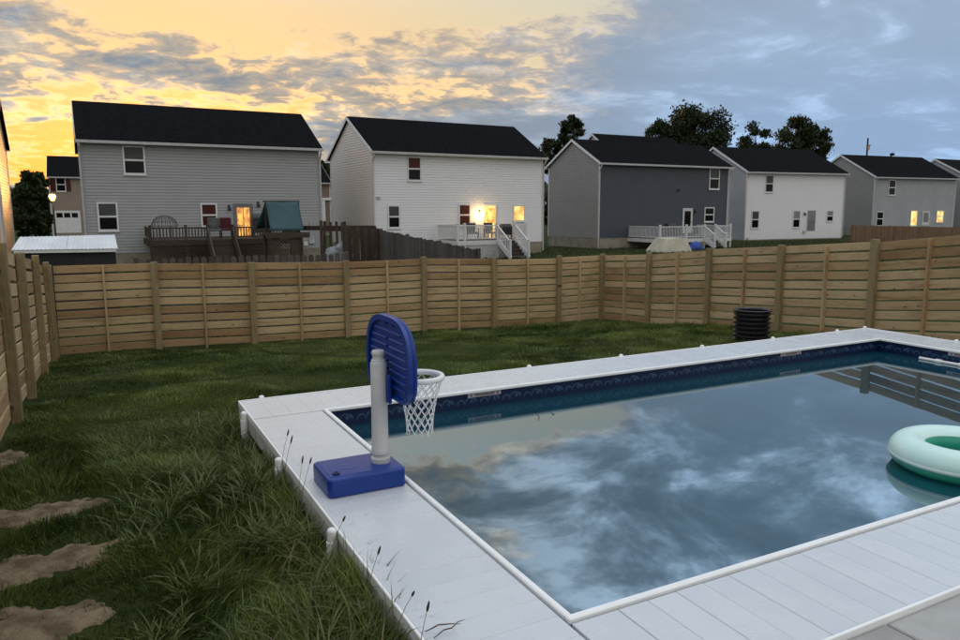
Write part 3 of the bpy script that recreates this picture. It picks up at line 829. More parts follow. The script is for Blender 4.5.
def in_dirt(x, y, grow=1.0):
    r_ = np.zeros(len(x))
    for cx_, cy_, a_, b_, ro in dirts:
        X_ = (x-cx_)*math.cos(ro)+(y-cy_)*math.sin(ro); Y_ = -(x-cx_)*math.sin(ro)+(y-cy_)*math.cos(ro)
        d_ = np.sqrt((X_/a_)**2+(Y_/b_)**2)
        r_ = np.maximum(r_, 1-smooth(.66*grow, 1.10*grow, d_+.55*(vnoise(x, y, 9, 5)-.5)))
    return r_
sets = []
#           x0    x1    y0   y1    per m2  width  height
for x0, x1, y0, y1, dens, w0, h0 in ((-.83, 1.05, 2.5, 5.0, 5200, .0066, .11), (-.83, 1.05, 5.0, 7.4, 4200, .0072, .105),
                                     (-.83, 11.62, 6.55, 10, 2300, .0085, .095), (-.83, 11.62, 10, 13, 1700, .0105, .095), (-.83, 11.62, 13, 15.5, 1400, .0125, .10),
                                     (9.6, 11.62, 2.5, 6.55, 300, .012, .10)):
    n = int((x1-x0)*(y1-y0)*dens); x, y = scatter(n, x0, x1, y0, y1)
    sets.append((x, y, np.full(n, w0), np.full(n, h0)))
x = np.concatenate([s_[0] for s_ in sets]); y = np.concatenate([s_[1] for s_ in sets]); w = np.concatenate([s_[2] for s_ in sets]); h = np.concatenate([s_[3] for s_ in sets])
keep = ~((x > OX0-.03) & (x < OX1+.03) & (y > OY0-.05) & (y < OY1+.03))
keep &= rng.random(len(x)) > in_dirt(x, y)*.97
thin = vnoise(x, y, 1.3, 21)
keep &= rng.random(len(x)) < np.clip(.45+1.1*thin, 0, 1)
keep &= ~(np.hypot(x-bx, y-by) < .31)
x, y, w, h = x[keep], y[keep], w[keep], h[keep]; n = len(x)
tall_edge = np.exp(-np.clip(OX0-x, 0, 9)/.33)*(y < 6.9)*(x < OX0+.02)
tall_far = np.exp(-np.clip(y-OY1, 0, 9)/.18)*(y > OY1-.02)*.20
tall_fr = smooth(6.5, 9.0, x)*(1-smooth(13.0, 15.0, y))*(y > 6.4)*.30
tuft = vnoise(x, y, 2.6, 3); tuft2 = vnoise(x, y, 7.0, 4)
hf = (.42+.75*tuft+.45*tuft2)
hh = h*hf*rng.uniform(.55, 1.35, n)*(1+1.0*tall_edge*(.15+tuft)+tall_far+1.25*tall_fr*tuft2*2)
hh *= 1-.45*smooth(7.0, 10.0, y)*(1-smooth(5.5, 8.5, x))*.9
hh *= 1-.6*in_dirt(x, y-.05, 1.6)
hh *= .78+.22*tall_edge
hh *= 1-.6*(1-smooth(.4, 2.2, vnoise(x, y, .9, 30)*3.0))*(y > 7)
azf_ = 2*np.pi*(vnoise(x, y, 1.7, 8)*1.6)+rng.normal(0, .75, n)
lean = np.clip(.25+.55*vnoise(x, y, 2.2, 9)+rng.normal(0, .25, n)+.25*tall_edge, .02, 1.15)
tone = np.clip(.48+1.1*(vnoise(x, y, 1.0, 12)-.5)+.9*(vnoise(x, y, 3.3, 13)-.5)+rng.normal(0, .22, n), 0, 1)[:, None]
colr = (1-tone)*np.array([.030, .056, .009])+tone*np.array([.150, .188, .040])
dry = (rng.random(n) < .035+.10*(vnoise(x, y, 1.1, 17) > .66)+.16*np.exp(-((x-7.6)/1.6)**2-((y-9.0)/1.3)**2))
colr[dry] = np.array([.17, .145, .075])*rng.uniform(.5, 1.1, (dry.sum(), 1))
wv = w*rng.uniform(.7, 1.3, n)
# long broad drooping blades in tussocks near the deck
tc_x, tc_y = scatter(150, -.2, 1.0, 2.5, 7.0)
tc_x = 1.0-(1.0-tc_x)*rng.uniform(.25, 1.0, 150)
m2 = 4200; ti = rng.integers(0, 150, m2)
x2 = tc_x[ti]+rng.normal(0, .045, m2); y2 = tc_y[ti]+rng.normal(0, .045, m2)
ok = (x2 < OX0-.03) & (x2 > -.8) & (in_dirt(x2, y2) < .4); x2, y2, ti = x2[ok], y2[ok], ti[ok]; m2 = len(x2)
h2_ = rng.uniform(.12, .30, m2)*(.55+.6*np.exp(-(OX0-x2)/.5))
t2 = np.clip(rng.normal(.6, .25, m2)+.5*(vnoise(x2, y2, 2.0, 14)-.5), 0, 1)[:, None]
c2_ = (1-t2)*np.array([.035, .060, .014])+t2*np.array([.165, .19, .06])
dr2 = rng.random(m2) < .07; c2_[dr2] = np.array([.20, .17, .09])*rng.uniform(.6, 1.1, (dr2.sum(), 1))
a2_ = np.arctan2(y2-tc_y[ti], x2-tc_x[ti])+rng.normal(0, .5, m2)
x, y, hh, wv = np.concatenate([x, x2]), np.concatenate([y, y2]), np.concatenate([hh, h2_]), np.concatenate([wv, rng.uniform(.006, .0105, m2)])
lean = np.concatenate([lean, rng.uniform(.5, 1.2, m2)]); azf_ = np.concatenate([azf_, a2_]); colr = np.concatenate([colr, c2_]); n = len(x)
lawn = build_grass('lawn_grass', x, y, hh, wv, lean, azf_, colr, gmat)
tag(lawn, 'dark green unmown grass of the fenced lawn', 'grass', kind='stuff')
# coarser grass beyond the fence
n = 26000; x, y = scatter(n, -12, 60, 15.9, 46); hh = rng.uniform(.08, .22, n)
rough_ = build_grass('rough_grass', x, y, hh, np.full(n, .04), rng.uniform(.1, .7, n), rng.uniform(0, 6.28, n), np.array([.03, .042, .014])*rng.uniform(.6, 1.5, (n, 1)), gmat)
tag(rough_, 'dark grass of the neighbouring yards', 'grass', kind='stuff')

# seeding grass stalks along the left edge of the deck
MT['stalk'] = pmat('dry_grass_stalk', (.11,.105,.045), (.16,.145,.07), rough=.7, scale=30)
MT['seed'] = pmat('dark_seed_head', (.035,.028,.018), (.06,.045,.03), rough=.9, scale=60)
stalks = [(281, 452, 288, 433, 'stalk whose dark seed head stands highest beside the far post'), (284, 457, 291.5, 440, 'stalk leaning right over the deck edge beyond the hoop base'),
          (298, 480, 302.5, 460, 'stalk with upright seed head just left of the hoop base'), (301, 486, 310.5, 461, 'stalk nearest the left corner of the hoop base'),
          (331, 540, 344, 519, 'bent stalk beside the middle support post'), (366, 580, 379, 551, 'stalk with plump seed head at mid deck edge'),
          (396, 617, 413, 594, 'stalk with brown head bent over the deck'), (418, 640, 428, 607, 'pale stalk at the bottom of the deck edge')]
for i, (xa, ya, xb, yb, lb) in enumerate(stalks):
    X = OX0-.05-.02*(i % 3)
    tip = onx(xb, yb, X+.03+.01*(i % 3)); rootp = np.array([X-.02, tip[1]+.02, 0]); ap = onx(xa, ya, X)
    rootp[1] = ap[1]; rootp[2] = float(hz(rootp[0], rootp[1]))
    t_ = root('grass_stalk', tuple(rootp)); tag(t_, 'seeding grass '+lb, 'grass stalk', 'seeding grass stalks at the deck edge')
    A, T = Vector(rootp), Vector(tip)
    mid = Vector(ap)*.5+(A*.5+T*.5)*.5
    pts = [A, A*.6+mid*.4+Vector((0,0,.02)), mid, mid*.5+T*.5+Vector((0,0,.008)), T]
    MB().tube(pts, [.0022,.002,.0017,.0014,.001], 5).build('stem', MT['stalk'], t_, True)
    d = (T-mid).normalized()
    ln = (.055, .065, .05, .055, .045, .045, .035, .045)[i]
    MB().tube([T-d*ln*.45, T-d*ln*.3, T, T+d*ln*.35, T+d*ln*.55], [.0012, .0045, .0055, .004, .0008], 7).build('seed_head', MT['seed'], t_, True)
    bl = MB(); s0 = A*.65+mid*.35; s1 = s0+Vector((.02, -.06, .07)); s2 = s0+Vector((.05, -.13, .06))
    bl.add([s0+Vector((0,.003,0)), s0-Vector((0,.003,0)), s1+Vector((0,.0025,.002)), s1-Vector((0,.0025,-.002)), s2], [(0,1,3,2), (2,3,4)])
    bl.build('leaf', MT['stalk'], t_)
# broken dry twigs lying on the deck corner
tw = root('dry_twig', tuple(onz(445, 628, .004))); tag(tw, 'dry forked twig lying across the white deck corner', 'twig')
P_ = [onz(x_, y_, .012+.01*k) for k, (x_, y_) in enumerate(((425, 632), (433, 628), (438, 625), (450, 624), (461, 624)))]
MB().tube(P_, [.002,.0028,.003,.0024,.001], 6).build('branch', MT['twig'], tw, True)
P_ = [onz(x_, y_, .008+.008*k) for k, (x_, y_) in enumerate(((434, 638), (444, 630), (452, 628), (458, 622), (465, 619.5)))]
MB().tube(P_, [.0018,.0026,.0026,.002,.001], 6).build('branch', MT['twig'], tw, True)

# ------------------------------------------------------------------ houses across the back
EAVE = 5.2
class House:
    """two-storey gable house; local u along the wall that faces the yard, n away from the yard"""
    def __init__(s, label, A, B, depth, ridge_h, wall_mat, side_mat, floor_z=-.15, base_z=-1.3, eave=EAVE, group='houses in the row behind the yard', name='house', found=True, sb=None):
        s.sb = sb; s.A = Vector((A[0], A[1], 0)); s.B = Vector((B[0], B[1], 0)); s.L = (s.B-s.A).length
        s.u = (s.B-s.A).normalized(); s.n = Vector((-s.u.y, s.u.x, 0)); s.D = depth; s.eave = eave; s.rh = ridge_h
        s.over = .30; s.rake = .18; s.floor = floor_z; s.base = base_z; s.wm = wall_mat; s.sm = side_mat
        c_ = s.A+s.u*s.L/2+s.n*depth/2
        s.root = root(name, (c_.x, c_.y, base_z)); tag(s.root, label, 'house', group)
        s.make(found)
    def p(s, u, n, z): q_ = s.A+s.u*u+s.n*n; return (q_.x, q_.y, z)
    def pbox(s, mb, u0, u1, n0, n1, z0, z1):
        c8 = [s.p(a, b_, z) for z in (z0, z1) for a, b_ in ((u0,n0),(u1,n0),(u1,n1),(u0,n1))]
        return mb.add(c8, [(0,3,2,1),(4,5,6,7),(0,1,5,4),(1,2,6,5),(2,3,7,6),(3,0,4,7)])
    def roofz(s, n): return s.eave+s.rh*(1-abs(n-s.D/2)/(s.D/2))
    def make(s, found):
        u0, u1 = s.rake, s.L-s.rake; n0, n1 = s.over, s.D-s.over
        CH = .152
        def lap(pfun, a0, a1, z0, z1, clip=None):
            """lapped siding: each course is a sloping strip with a small butt edge"""
            mb = MB(); z = z0
            while z < z1-1e-4:
                zt_ = min(z+CH, z1)
                b0, b1 = (a0, a1) if clip is None else clip(z)
                t0, t1 = (a0, a1) if clip is None else clip(zt_)
                if b1-b0 < .02: break
                zg_ = min(z+.019, zt_)
                mb.add([pfun(b0, -.004, z), pfun(b1, -.004, z), pfun(b1, -.004, zg_), pfun(b0, -.004, zg_)], [(0,1,2,3)])
                mb.add([pfun(b0, -.004, zg_), pfun(b1, -.004, zg_), pfun(b1, .026, zg_), pfun(b0, .026, zg_)], [(0,1,2,3)])
                mb.add([pfun(b0, .026, zg_), pfun(b1, .026, zg_), pfun(t1, .010, zt_), pfun(t0, .010, zt_)], [(0,1,2,3)])
                mb.add([pfun(t0, .010, zt_), pfun(t1, .010, zt_), pfun(t1, -.004, zt_), pfun(t0, -.004, zt_)], [(0,1,2,3)])
                z = zt_
            return mb
        zt_w = s.eave-.12
        sb = min(s.floor-.25, s.sb) if s.sb else s.floor-.25
        lap(lambda a, o, z: s.p(a, n0-o, z), u0, u1, sb, zt_w).build('rear_wall', s.wm, s.root)
        lap(lambda a, o, z: s.p(a, n1+o, z), u0, u1, sb, zt_w).build('street_wall', s.wm, s.root)
        def clipf(z):
            if z <= zt_w: return (n0, n1)
            # inside the gable
            k = max(0., min(1., (s.eave-.10+s.rh-z)/s.rh)); h_ = (s.D/2)*k
            return (max(n0, s.D/2-h_), min(n1, s.D/2+h_))
        lap(lambda a, o, z: s.p(u0-o, a, z), n0, n1, sb, s.eave+s.rh-.12, clipf).build('side_wall', s.sm, s.root)
        lap(lambda a, o, z: s.p(u1+o, a, z), n0, n1, sb, s.eave+s.rh-.12, clipf).build('side_wall', s.sm, s.root)
        # solid core behind the siding
        mb = MB(); s.pbox(mb, u0+.01, u1-.01, n0+.01, n1-.01, s.base-.4, zt_w-.01); mb.build('core_wall', MT['found'], s.root)
        if found:
            mb = MB(); s.pbox(mb, u0-.01, u1+.01, n0-.01, n1+.01, s.base-.4, sb-.004); mb.build('foundation', MT['found'], s.root)
        for a in (u0, u1):
            for b_ in (n0, n1):
                mb = MB(); s.pbox(mb, a-.045, a+.045, b_-.045, b_+.045, sb, zt_w); mb.build('corner_trim', MT['trim'] if s.wm is not MT['side_grey'] else s.wm, s.root)
        # roof: two thick slopes
        th = .16
        for sgn in (0, 1):
            ne, nr_ = (-.02, s.D/2) if sgn == 0 else (s.D+.02, s.D/2)
            V = [s.p(0, ne, s.eave), s.p(s.L, ne, s.eave), s.p(s.L, nr_, s.eave+s.rh), s.p(0, nr_, s.eave+s.rh)]
            V2 = [(x_, y_, z_-th) for x_, y_, z_ in V]
            f_ = [(0,1,2,3),(7,6,5,4),(0,4,5,1),(1,5,6,2),(3,7,4,0)]
            if sgn: f_ = [tuple(reversed(q_)) for q_ in f_]
            ro = MB().add(V+V2, f_).build('roof', MT['roof'], s.root)
            # rake boards, fascia and gutter
            for a0, a1 in ((-.03, -.002), (s.L+.002, s.L+.03)):
                W = [s.p(a, nn_, z_) for a in (a0, a1) for nn_, z_ in ((ne, s.eave-.02), (nr_, s.eave+s.rh-.02), (nr_, s.eave+s.rh-.22), (ne, s.eave-.22))]
                MB().add(W, [(0,1,2,3),(7,6,5,4),(0,4,5,1),(1,5,6,2),(2,6,7,3),(3,7,4,0)]).build('rake_board', MT['trim'], ro)
            mb = MB(); sg = -1 if sgn == 0 else 1
            a_, b_ = sorted((ne+sg*.002, ne+sg*.11)); s.pbox(mb, -.03, s.L+.03, a_, b_, s.eave-.19, s.eave-.055); mb.build('gutter', MT['gutter'], ro)
            a_, b_ = sorted((ne-sg*.03, (n0-.0 if sgn == 0 else n1)+sg*.0)); s.pbox(mb := MB(), .0, s.L, a_, b_, s.eave-.185, s.eave-.165); mb.build('soffit', MT['trim'], ro)
        # downspouts at both yard-side corners
        for a in (u0+.02, u1-.02):
            sgn = -1 if a < s.L/2 else 1
            x_ = a+sgn*.09
            pts = [s.p(x_, -.07, s.eave-.18), s.p(x_, -.05, s.eave-.30), s.p(x_, n0-.08, s.eave-.62), s.p(x_, n0-.07, s.base+.3)]
            MB().tube(pts, .05, 6).build('downspout', MT['gutter'], s.root)
    def uz(s, px, py, off=0.0):
        """pixel -> (u, z) on the yard-facing wall"""
        d = Vector(ray(px, py)); c_ = Vector(CAM); P0 = Vector(s.p(0, s.over-off, 0))
        t = (P0-c_).dot(s.n)/d.dot(s.n); P = c_+d*t
        return (P-s.A).dot(s.u), P.z
    def window(s, x0, x1, y0, y1, up='glass_dark', lo='glass_dark', fr=None, muntin=False, single=False):
        ua, za = s.uz(x0, (y0+y1)/2)[0], s.uz((x0+x1)/2, y1)[1]
        ub, zb_ = s.uz(x1, (y0+y1)/2)[0], s.uz((x0+x1)/2, y0)[1]
        fr = fr or MT['trim']; f_ = .085
        n_ = s.over-.028
        mb = MB()
        s.pbox(mb, ua, ua+f_, n_-.035, n_, za, zb_); s.pbox(mb, ub-f_, ub, n_-.035, n_, za, zb_)
        s.pbox(mb, ua+f_, ub-f_, n_-.034, n_, zb_-f_, zb_); s.pbox(mb, ua+f_, ub-f_, n_-.034, n_, za, za+f_)
        zm = (za+zb_)/2
        if not single: s.pbox(mb, ua+f_, ub-f_, n_-.026, n_, zm-.045, zm+.045)
        w_ = mb.build('window', fr, s.root)
        mb = MB(); s.pbox(mb, ua-.03, ub+.03, n_-.06, n_-.002, za-.05, za-.002); mb.build('sill', fr, w_)
        if single:
            mb = MB(); s.pbox(mb, ua+f_, ub-f_, n_-.012, n_, za+f_, zb_-f_); mb.build('pane', MT[lo], w_)
        else:
            mb = MB(); s.pbox(mb, ua+f_, ub-f_, n_-.014, n_, zm+.045, zb_-f_); mb.build('pane', MT[up], w_)
            mb = MB(); s.pbox(mb, ua+f_, ub-f_, n_-.012, n_, za+f_, zm-.045); mb.build('pane', MT[lo], w_)
        if muntin:
            mb = MB(); um = (ua+ub)/2; s.pbox(mb, um-.02, um+.02, n_-.02, n_-.0145, za+f_, zm-.046); s.pbox(mb, um-.02, um+.02, n_-.02, n_-.0145, zm+.046, zb_-f_); mb.build('muntin', fr, w_)
    def door(s, x0, x1, y0, mat, pane='glass_dark', fr='trim', pane_h=(.25, .92), grid=False):
        ym = y0+12
        ua, ub = s.uz(x0, ym)[0], s.uz(x1, ym)[0]; zb_ = s.uz((x0+x1)/2, y0)[1]; za = s.floor
        n_ = s.over-.028; f_ = .07
        mb = MB()
        s.pbox(mb, ua, ua+f_, n_-.04, n_, za, zb_); s.pbox(mb, ub-f_, ub, n_-.04, n_, za, zb_); s.pbox(mb, ua+f_, ub-f_, n_-.039, n_, zb_-f_, zb_)
        fr_ = mb.build('door_frame', MT[fr], s.root)
        mb = MB(); s.pbox(mb, ua+f_, ub-f_, n_-.02, n_, za, zb_-f_); d_ = mb.build('door', MT[mat], s.root)
        H_ = zb_-f_-za; z0, z1 = za+H_*pane_h[0], za+H_*pane_h[1]
        mb = MB(); s.pbox(mb, ua+f_+.11, ub-f_-.11, n_-.028, n_-.0205, z0, z1); mb.build('pane', MT[pane], d_)
        if grid:
            mb = MB(); um = (ua+ub)/2; s.pbox(mb, um-.018, um+.018, n_-.034, n_-.0285, z0, z1)
            s.pbox(mb, ua+f_+.11, ub-f_-.11, n_-.0345, n_-.0295, (z0+z1)/2-.018, (z0+z1)/2+.018); mb.build('muntin', MT[mat], d_)
        mb = MB(); mb.tube([s.p(ub-f_-.07, n_-.02, za+H_*.46), s.p(ub-f_-.07, n_-.08, za+H_*.46)], .03, 8); mb.build('handle', MT['black_metal'], d_)
    def wall_lamp(s, px, py, lit_=False):
        ua, z_ = s.uz(px, py); n_ = s.over-.02
        b_ = MB(); s.pbox(b_, ua-.06, ua+.06, n_-.03, n_, z_+.05, z_+.22); o = b_.build('wall_lamp', MT['black_metal'], s.root)
        mb = MB(); mb.lathe([(0, -.10), (.07, -.09), (.09, .02), (.06, .11), (0, .13)], s.p(ua, n_-.13, z_), 12)
        mb.build('lamp_glass', MT['lamp_glow'] if lit_ else MT['black_metal'], o, True)
        return Vector(s.p(ua, n_-.36, z_-.02))

def eave_pts(a, b, z=EAVE): return onz(*a, z), onz(*b, z)
# first house: light grey, over the left half of the back fence
A, B = eave_pts((73.1, 137.5), (318.7, 148.3))
A, B = (-.52, 41.25), (11.62, 41.48)
h1 = House('light grey two-storey house with dark roof and teal playset in front', A, B, 8.3, 2.3, MT['side_grey'], MT['side_grey'])
h1.window(122.7, 145.3, 145.6, 174.6, 'glass_blind')
h1.window(97.3, 118.3, 202, 231, 'glass_blind')
h1.window(200.6, 217.5, 203, 227, 'glass_red', 'glass_red')
h1.door(233.5, 252.8, 203.5, 'door_grey', 'lit_orange', 'door_grey', (.08, .93), True)
h1.wall_lamp(229, 209); h1.wall_lamp(258, 205.5)
A, B = (14.62, 41.75), (27.0, 42.3)
h2 = House('white two-storey house with glowing porch lamp and white deck', A, B, 8.2, 2.35, MT['side_white'], MT['side_cream_and_glow'])  # side wall: same white house, warm sunset glow painted into its siding
h2.window(407, 421, 156.5, 181, 'glass_red', 'glass_dark')
h2.window(387.5, 400, 205, 228.3, 'glass_blind')
h2.window(458.3, 470.3, 203.8, 226, 'glass_red', 'glass_red')
h2.door(483.0, 496, 204.5, 'lit_yellow', 'lit_warm', 'trim', (.2, .93))
h2.window(512.5, 524.5, 205, 221.5, 'lit_warm', 'lit_yellow', single=True)
lp = h2.wall_lamp(479.3, 213.8, True)
pl = bpy.data.lights.new('porch_lamp_light', 'POINT'); pl.energy = 42; pl.color = (1.0, .60, .22); pl.shadow_soft_size = .1
plo = bpy.data.objects.new('porch_lamp_light', pl); col.objects.link(plo); plo.location = lp
A, B = eave_pts((600.4, 161.7), (733.2, 166.5))
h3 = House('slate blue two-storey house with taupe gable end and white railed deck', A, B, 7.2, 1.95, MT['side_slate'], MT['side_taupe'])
h3.window(709, 719.2, 167.8, 189.4, 'glass_blind')
h3.window(704, 713.8, 207.2, 222)
h3.door(682.2, 691.8, 208.2, 'door_white', 'glass_dark')
h3.wall_lamp(694.5, 212)
# taller cross gable towards the street on the slate house
zr = 7.75; ua_ = 4.9
def h3p(u, n, z): return h3.p(u, n, z)
mbx = MB(); V = []
nr0, wdt = 7.2, 2.6
for u_ in (ua_, h3.L-.5):
    V += [h3p(u_, nr0-wdt, 6.35), h3p(u_, nr0, 8.05), h3p(u_, nr0+wdt, 6.35), h3p(u_, nr0+wdt, 5.0), h3p(u_, nr0-wdt, 5.0)]
MB().add(V, [(0,4,3,2,1), (5,6,7,8,9), (3,4,9,8), (2,3,8,7), (0,5,9,4)]).build('upper_gable', MT['side_cream_and_glow'], h3.root)
V = []
for u_ in (ua_-.2, h3.L+.0):
    V += [h3p(u_, nr0-wdt-.2, 6.27), h3p(u_, nr0, 8.10), h3p(u_, nr0+wdt+.2, 6.27), h3p(u_, nr0+wdt+.2, 6.13), h3p(u_, nr0, 7.96), h3p(u_, nr0-wdt-.2, 6.13)]
MB().add(V, [(0,6,7,1), (1,7,8,2), (5,4,10,11), (4,3,9,10), (0,5,11,6), (2,8,9,3), (0,1,4,5), (1,2,3,4), (6,11,10,7), (7,10,9,8)]).build('upper_roof', MT['roof'], h3.root)
V = [h3p(ua_-.23+d_, n_, z_) for d_ in (0, .028) for n_, z_ in ((nr0-wdt-.2, 6.26), (nr0, 8.09), (nr0+wdt+.2, 6.26), (nr0+wdt+.2, 6.08), (nr0, 7.90), (nr0-wdt-.2, 6.08))]
MB().add(V, [(0,1,4,5), (1,2,3,4), (6,11,10,7), (7,10,9,8), (5,4,10,11), (4,3,9,10)]).build('rake_board', MT['trim'], h3.root)
A, B = eave_pts((748.2, 171), (849, 173.1))
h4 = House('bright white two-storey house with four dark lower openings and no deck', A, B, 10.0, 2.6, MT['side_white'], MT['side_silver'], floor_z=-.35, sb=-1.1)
h4.window(765, 773.3, 174.8, 192.5, 'glass_blind'); h4.window(751, 758.8, 210.6, 228.4, 'glass_blind'); h4.window(792.5, 799.8, 210.4, 227.8, 'glass_grey')
h4.door(806.3, 815.2, 210, 'door_grey', 'glass_grey', 'trim', (.52, .98), True); h4.window(826.3, 833, 210.3, 221.5, 'glass_grey'); h4.wall_lamp(804, 214.5)
A, B = eave_pts((876.6, 176.3), (959.4, 178.1))
h5 = House('grey two-storey house with two yellow lit windows behind a brown picket fence', A, B, 9.6, 2.65, MT['side_silver'], MT['side_taupe'])
h5.window(888.3, 895.3, 179.7, 195.3); h5.window(876, 883, 211.4, 226); h5.window(910, 916.9, 210.4, 226, 'lit_yellow', 'lit_yellow', single=True)
h5.door(921.5, 928.5, 211, 'door_white', 'glass_grey'); h5.window(936, 943.2, 210.4, 222.6, 'lit_yellow', 'lit_yellow')
A = onz(974.5, 178.6, EAVE); B = A+np.array([12.5, .3, 0])
h6 = House('dark grey house at the right end of the row showing only its gable', A, B, 9.5, 2.6, MT['side_slate'], MT['side_silver'])
# house at the left edge: only its long gable end shows
c0 = onz(8.6, 147.5, EAVE)
B = np.array([c0[0]+.25, c0[1]-8.2, 0]); A = B+np.array([-12.0, -.3, 0])
h0 = House('house at the left edge with orange sunset glow put into its siding colour', A, B, 8.2, 2.3, MT['side_sunset'], MT['side_sunset'])

def fixture(h, px, py, w_, hh_, mat, name):
    ua, z_ = h.uz(px, py); mb = MB(); h.pbox(mb, ua-w_/2, ua+w_/2, h.over-.11, h.over-.027, z_-hh_/2, z_+hh_/2); mb.build(name, MT[mat], h.root)
fixture(h1, 311.5, 240, .28, .38, 'gutter', 'meter_box'); fixture(h1, 305.5, 243.5, .22, .22, 'trim', 'vent_hood'); fixture(h1, 310.8, 230, .06, 1.0, 'gutter', 'conduit')
fixture(h2, 378, 197.5, .22, .14, 'gutter', 'vent_hood'); fixture(h3, 678, 190, .16, .16, 'black_metal', 'vent_hood')
fixture(h4, 803.5, 232, .28, .24, 'gutter', 'vent_hood'); fixture(h4, 747, 238.5, .2, .2, 'gutter', 'vent_hood'); fixture(h4, 746, 204, .12, .12, 'gutter', 'vent_hood')
# houses across the street seen through the gaps
gA = ony(46.5, 175, 92); gB = ony(95, 175, 92)
h7 = House('distant tan house with dark shutters seen left of the grey house', gA, gB, 8.5, 2.4, MT['side_tan'], MT['side_tan'], floor_z=-.6, eave=gA[2]-.1, group='houses across the street', base_z=-1.3)
h7.window(55.8, 65.8, 177.5, 191.5)
for a_, b_ in ((50.6, 55.3), (66.4, 70.2)):
    u0_, z0_ = h7.uz(a_, 191.5); u1_, z1_ = h7.uz(b_, 177.5); mb = MB(); h7.pbox(mb, u0_, u1_, h7.over-.05, h7.over-.028, z0_, z1_); mb.build('shutter', MT['glass_red'], h7.root)
u0_, z0_ = h7.uz(56.5, 233); u1_, z1_ = h7.uz(80, 210.5); mb = MB(); h7.pbox(mb, u0_, u1_, h7.over-.05, h7.over-.028, z0_, z1_); gd = mb.build('garage_door', MT['trim'], h7.root)
for k in range(3):
    uu_ = u0_+(u1_-u0_)*(.06+.30*k); mb = MB(); h7.pbox(mb, uu_, uu_+(u1_-u0_)*.24, h7.over-.058, h7.over-.051, z1_-.75, z1_-.25); mb.build('garage_pane', MT['glass_dark'], gd)
gA = ony(300, 181, 88); gB = ony(331.5, 181, 88)
h8 = House('distant brown house seen between the grey and white houses', gA, gB, 8.5, 2.4, MT['side_brown'], MT['side_brown'], floor_z=-.6, eave=gA[2]-.1, group='houses across the street')
mb = MB(); u1_, z1_ = h8.uz(329, 199); h8.pbox(mb, u1_-3, u1_+.8, h8.over-.25, h8.over-.03, z1_-.15, z1_+.15); mb.build('porch_beam', MT['trim'], h8.root)
mb = MB(); h8.pbox(mb, u1_-.9, u1_-.55, h8.over-.2, h8.over-.03, h8.base, z1_-.155); mb.build('porch_column', MT['trim'], h8.root)

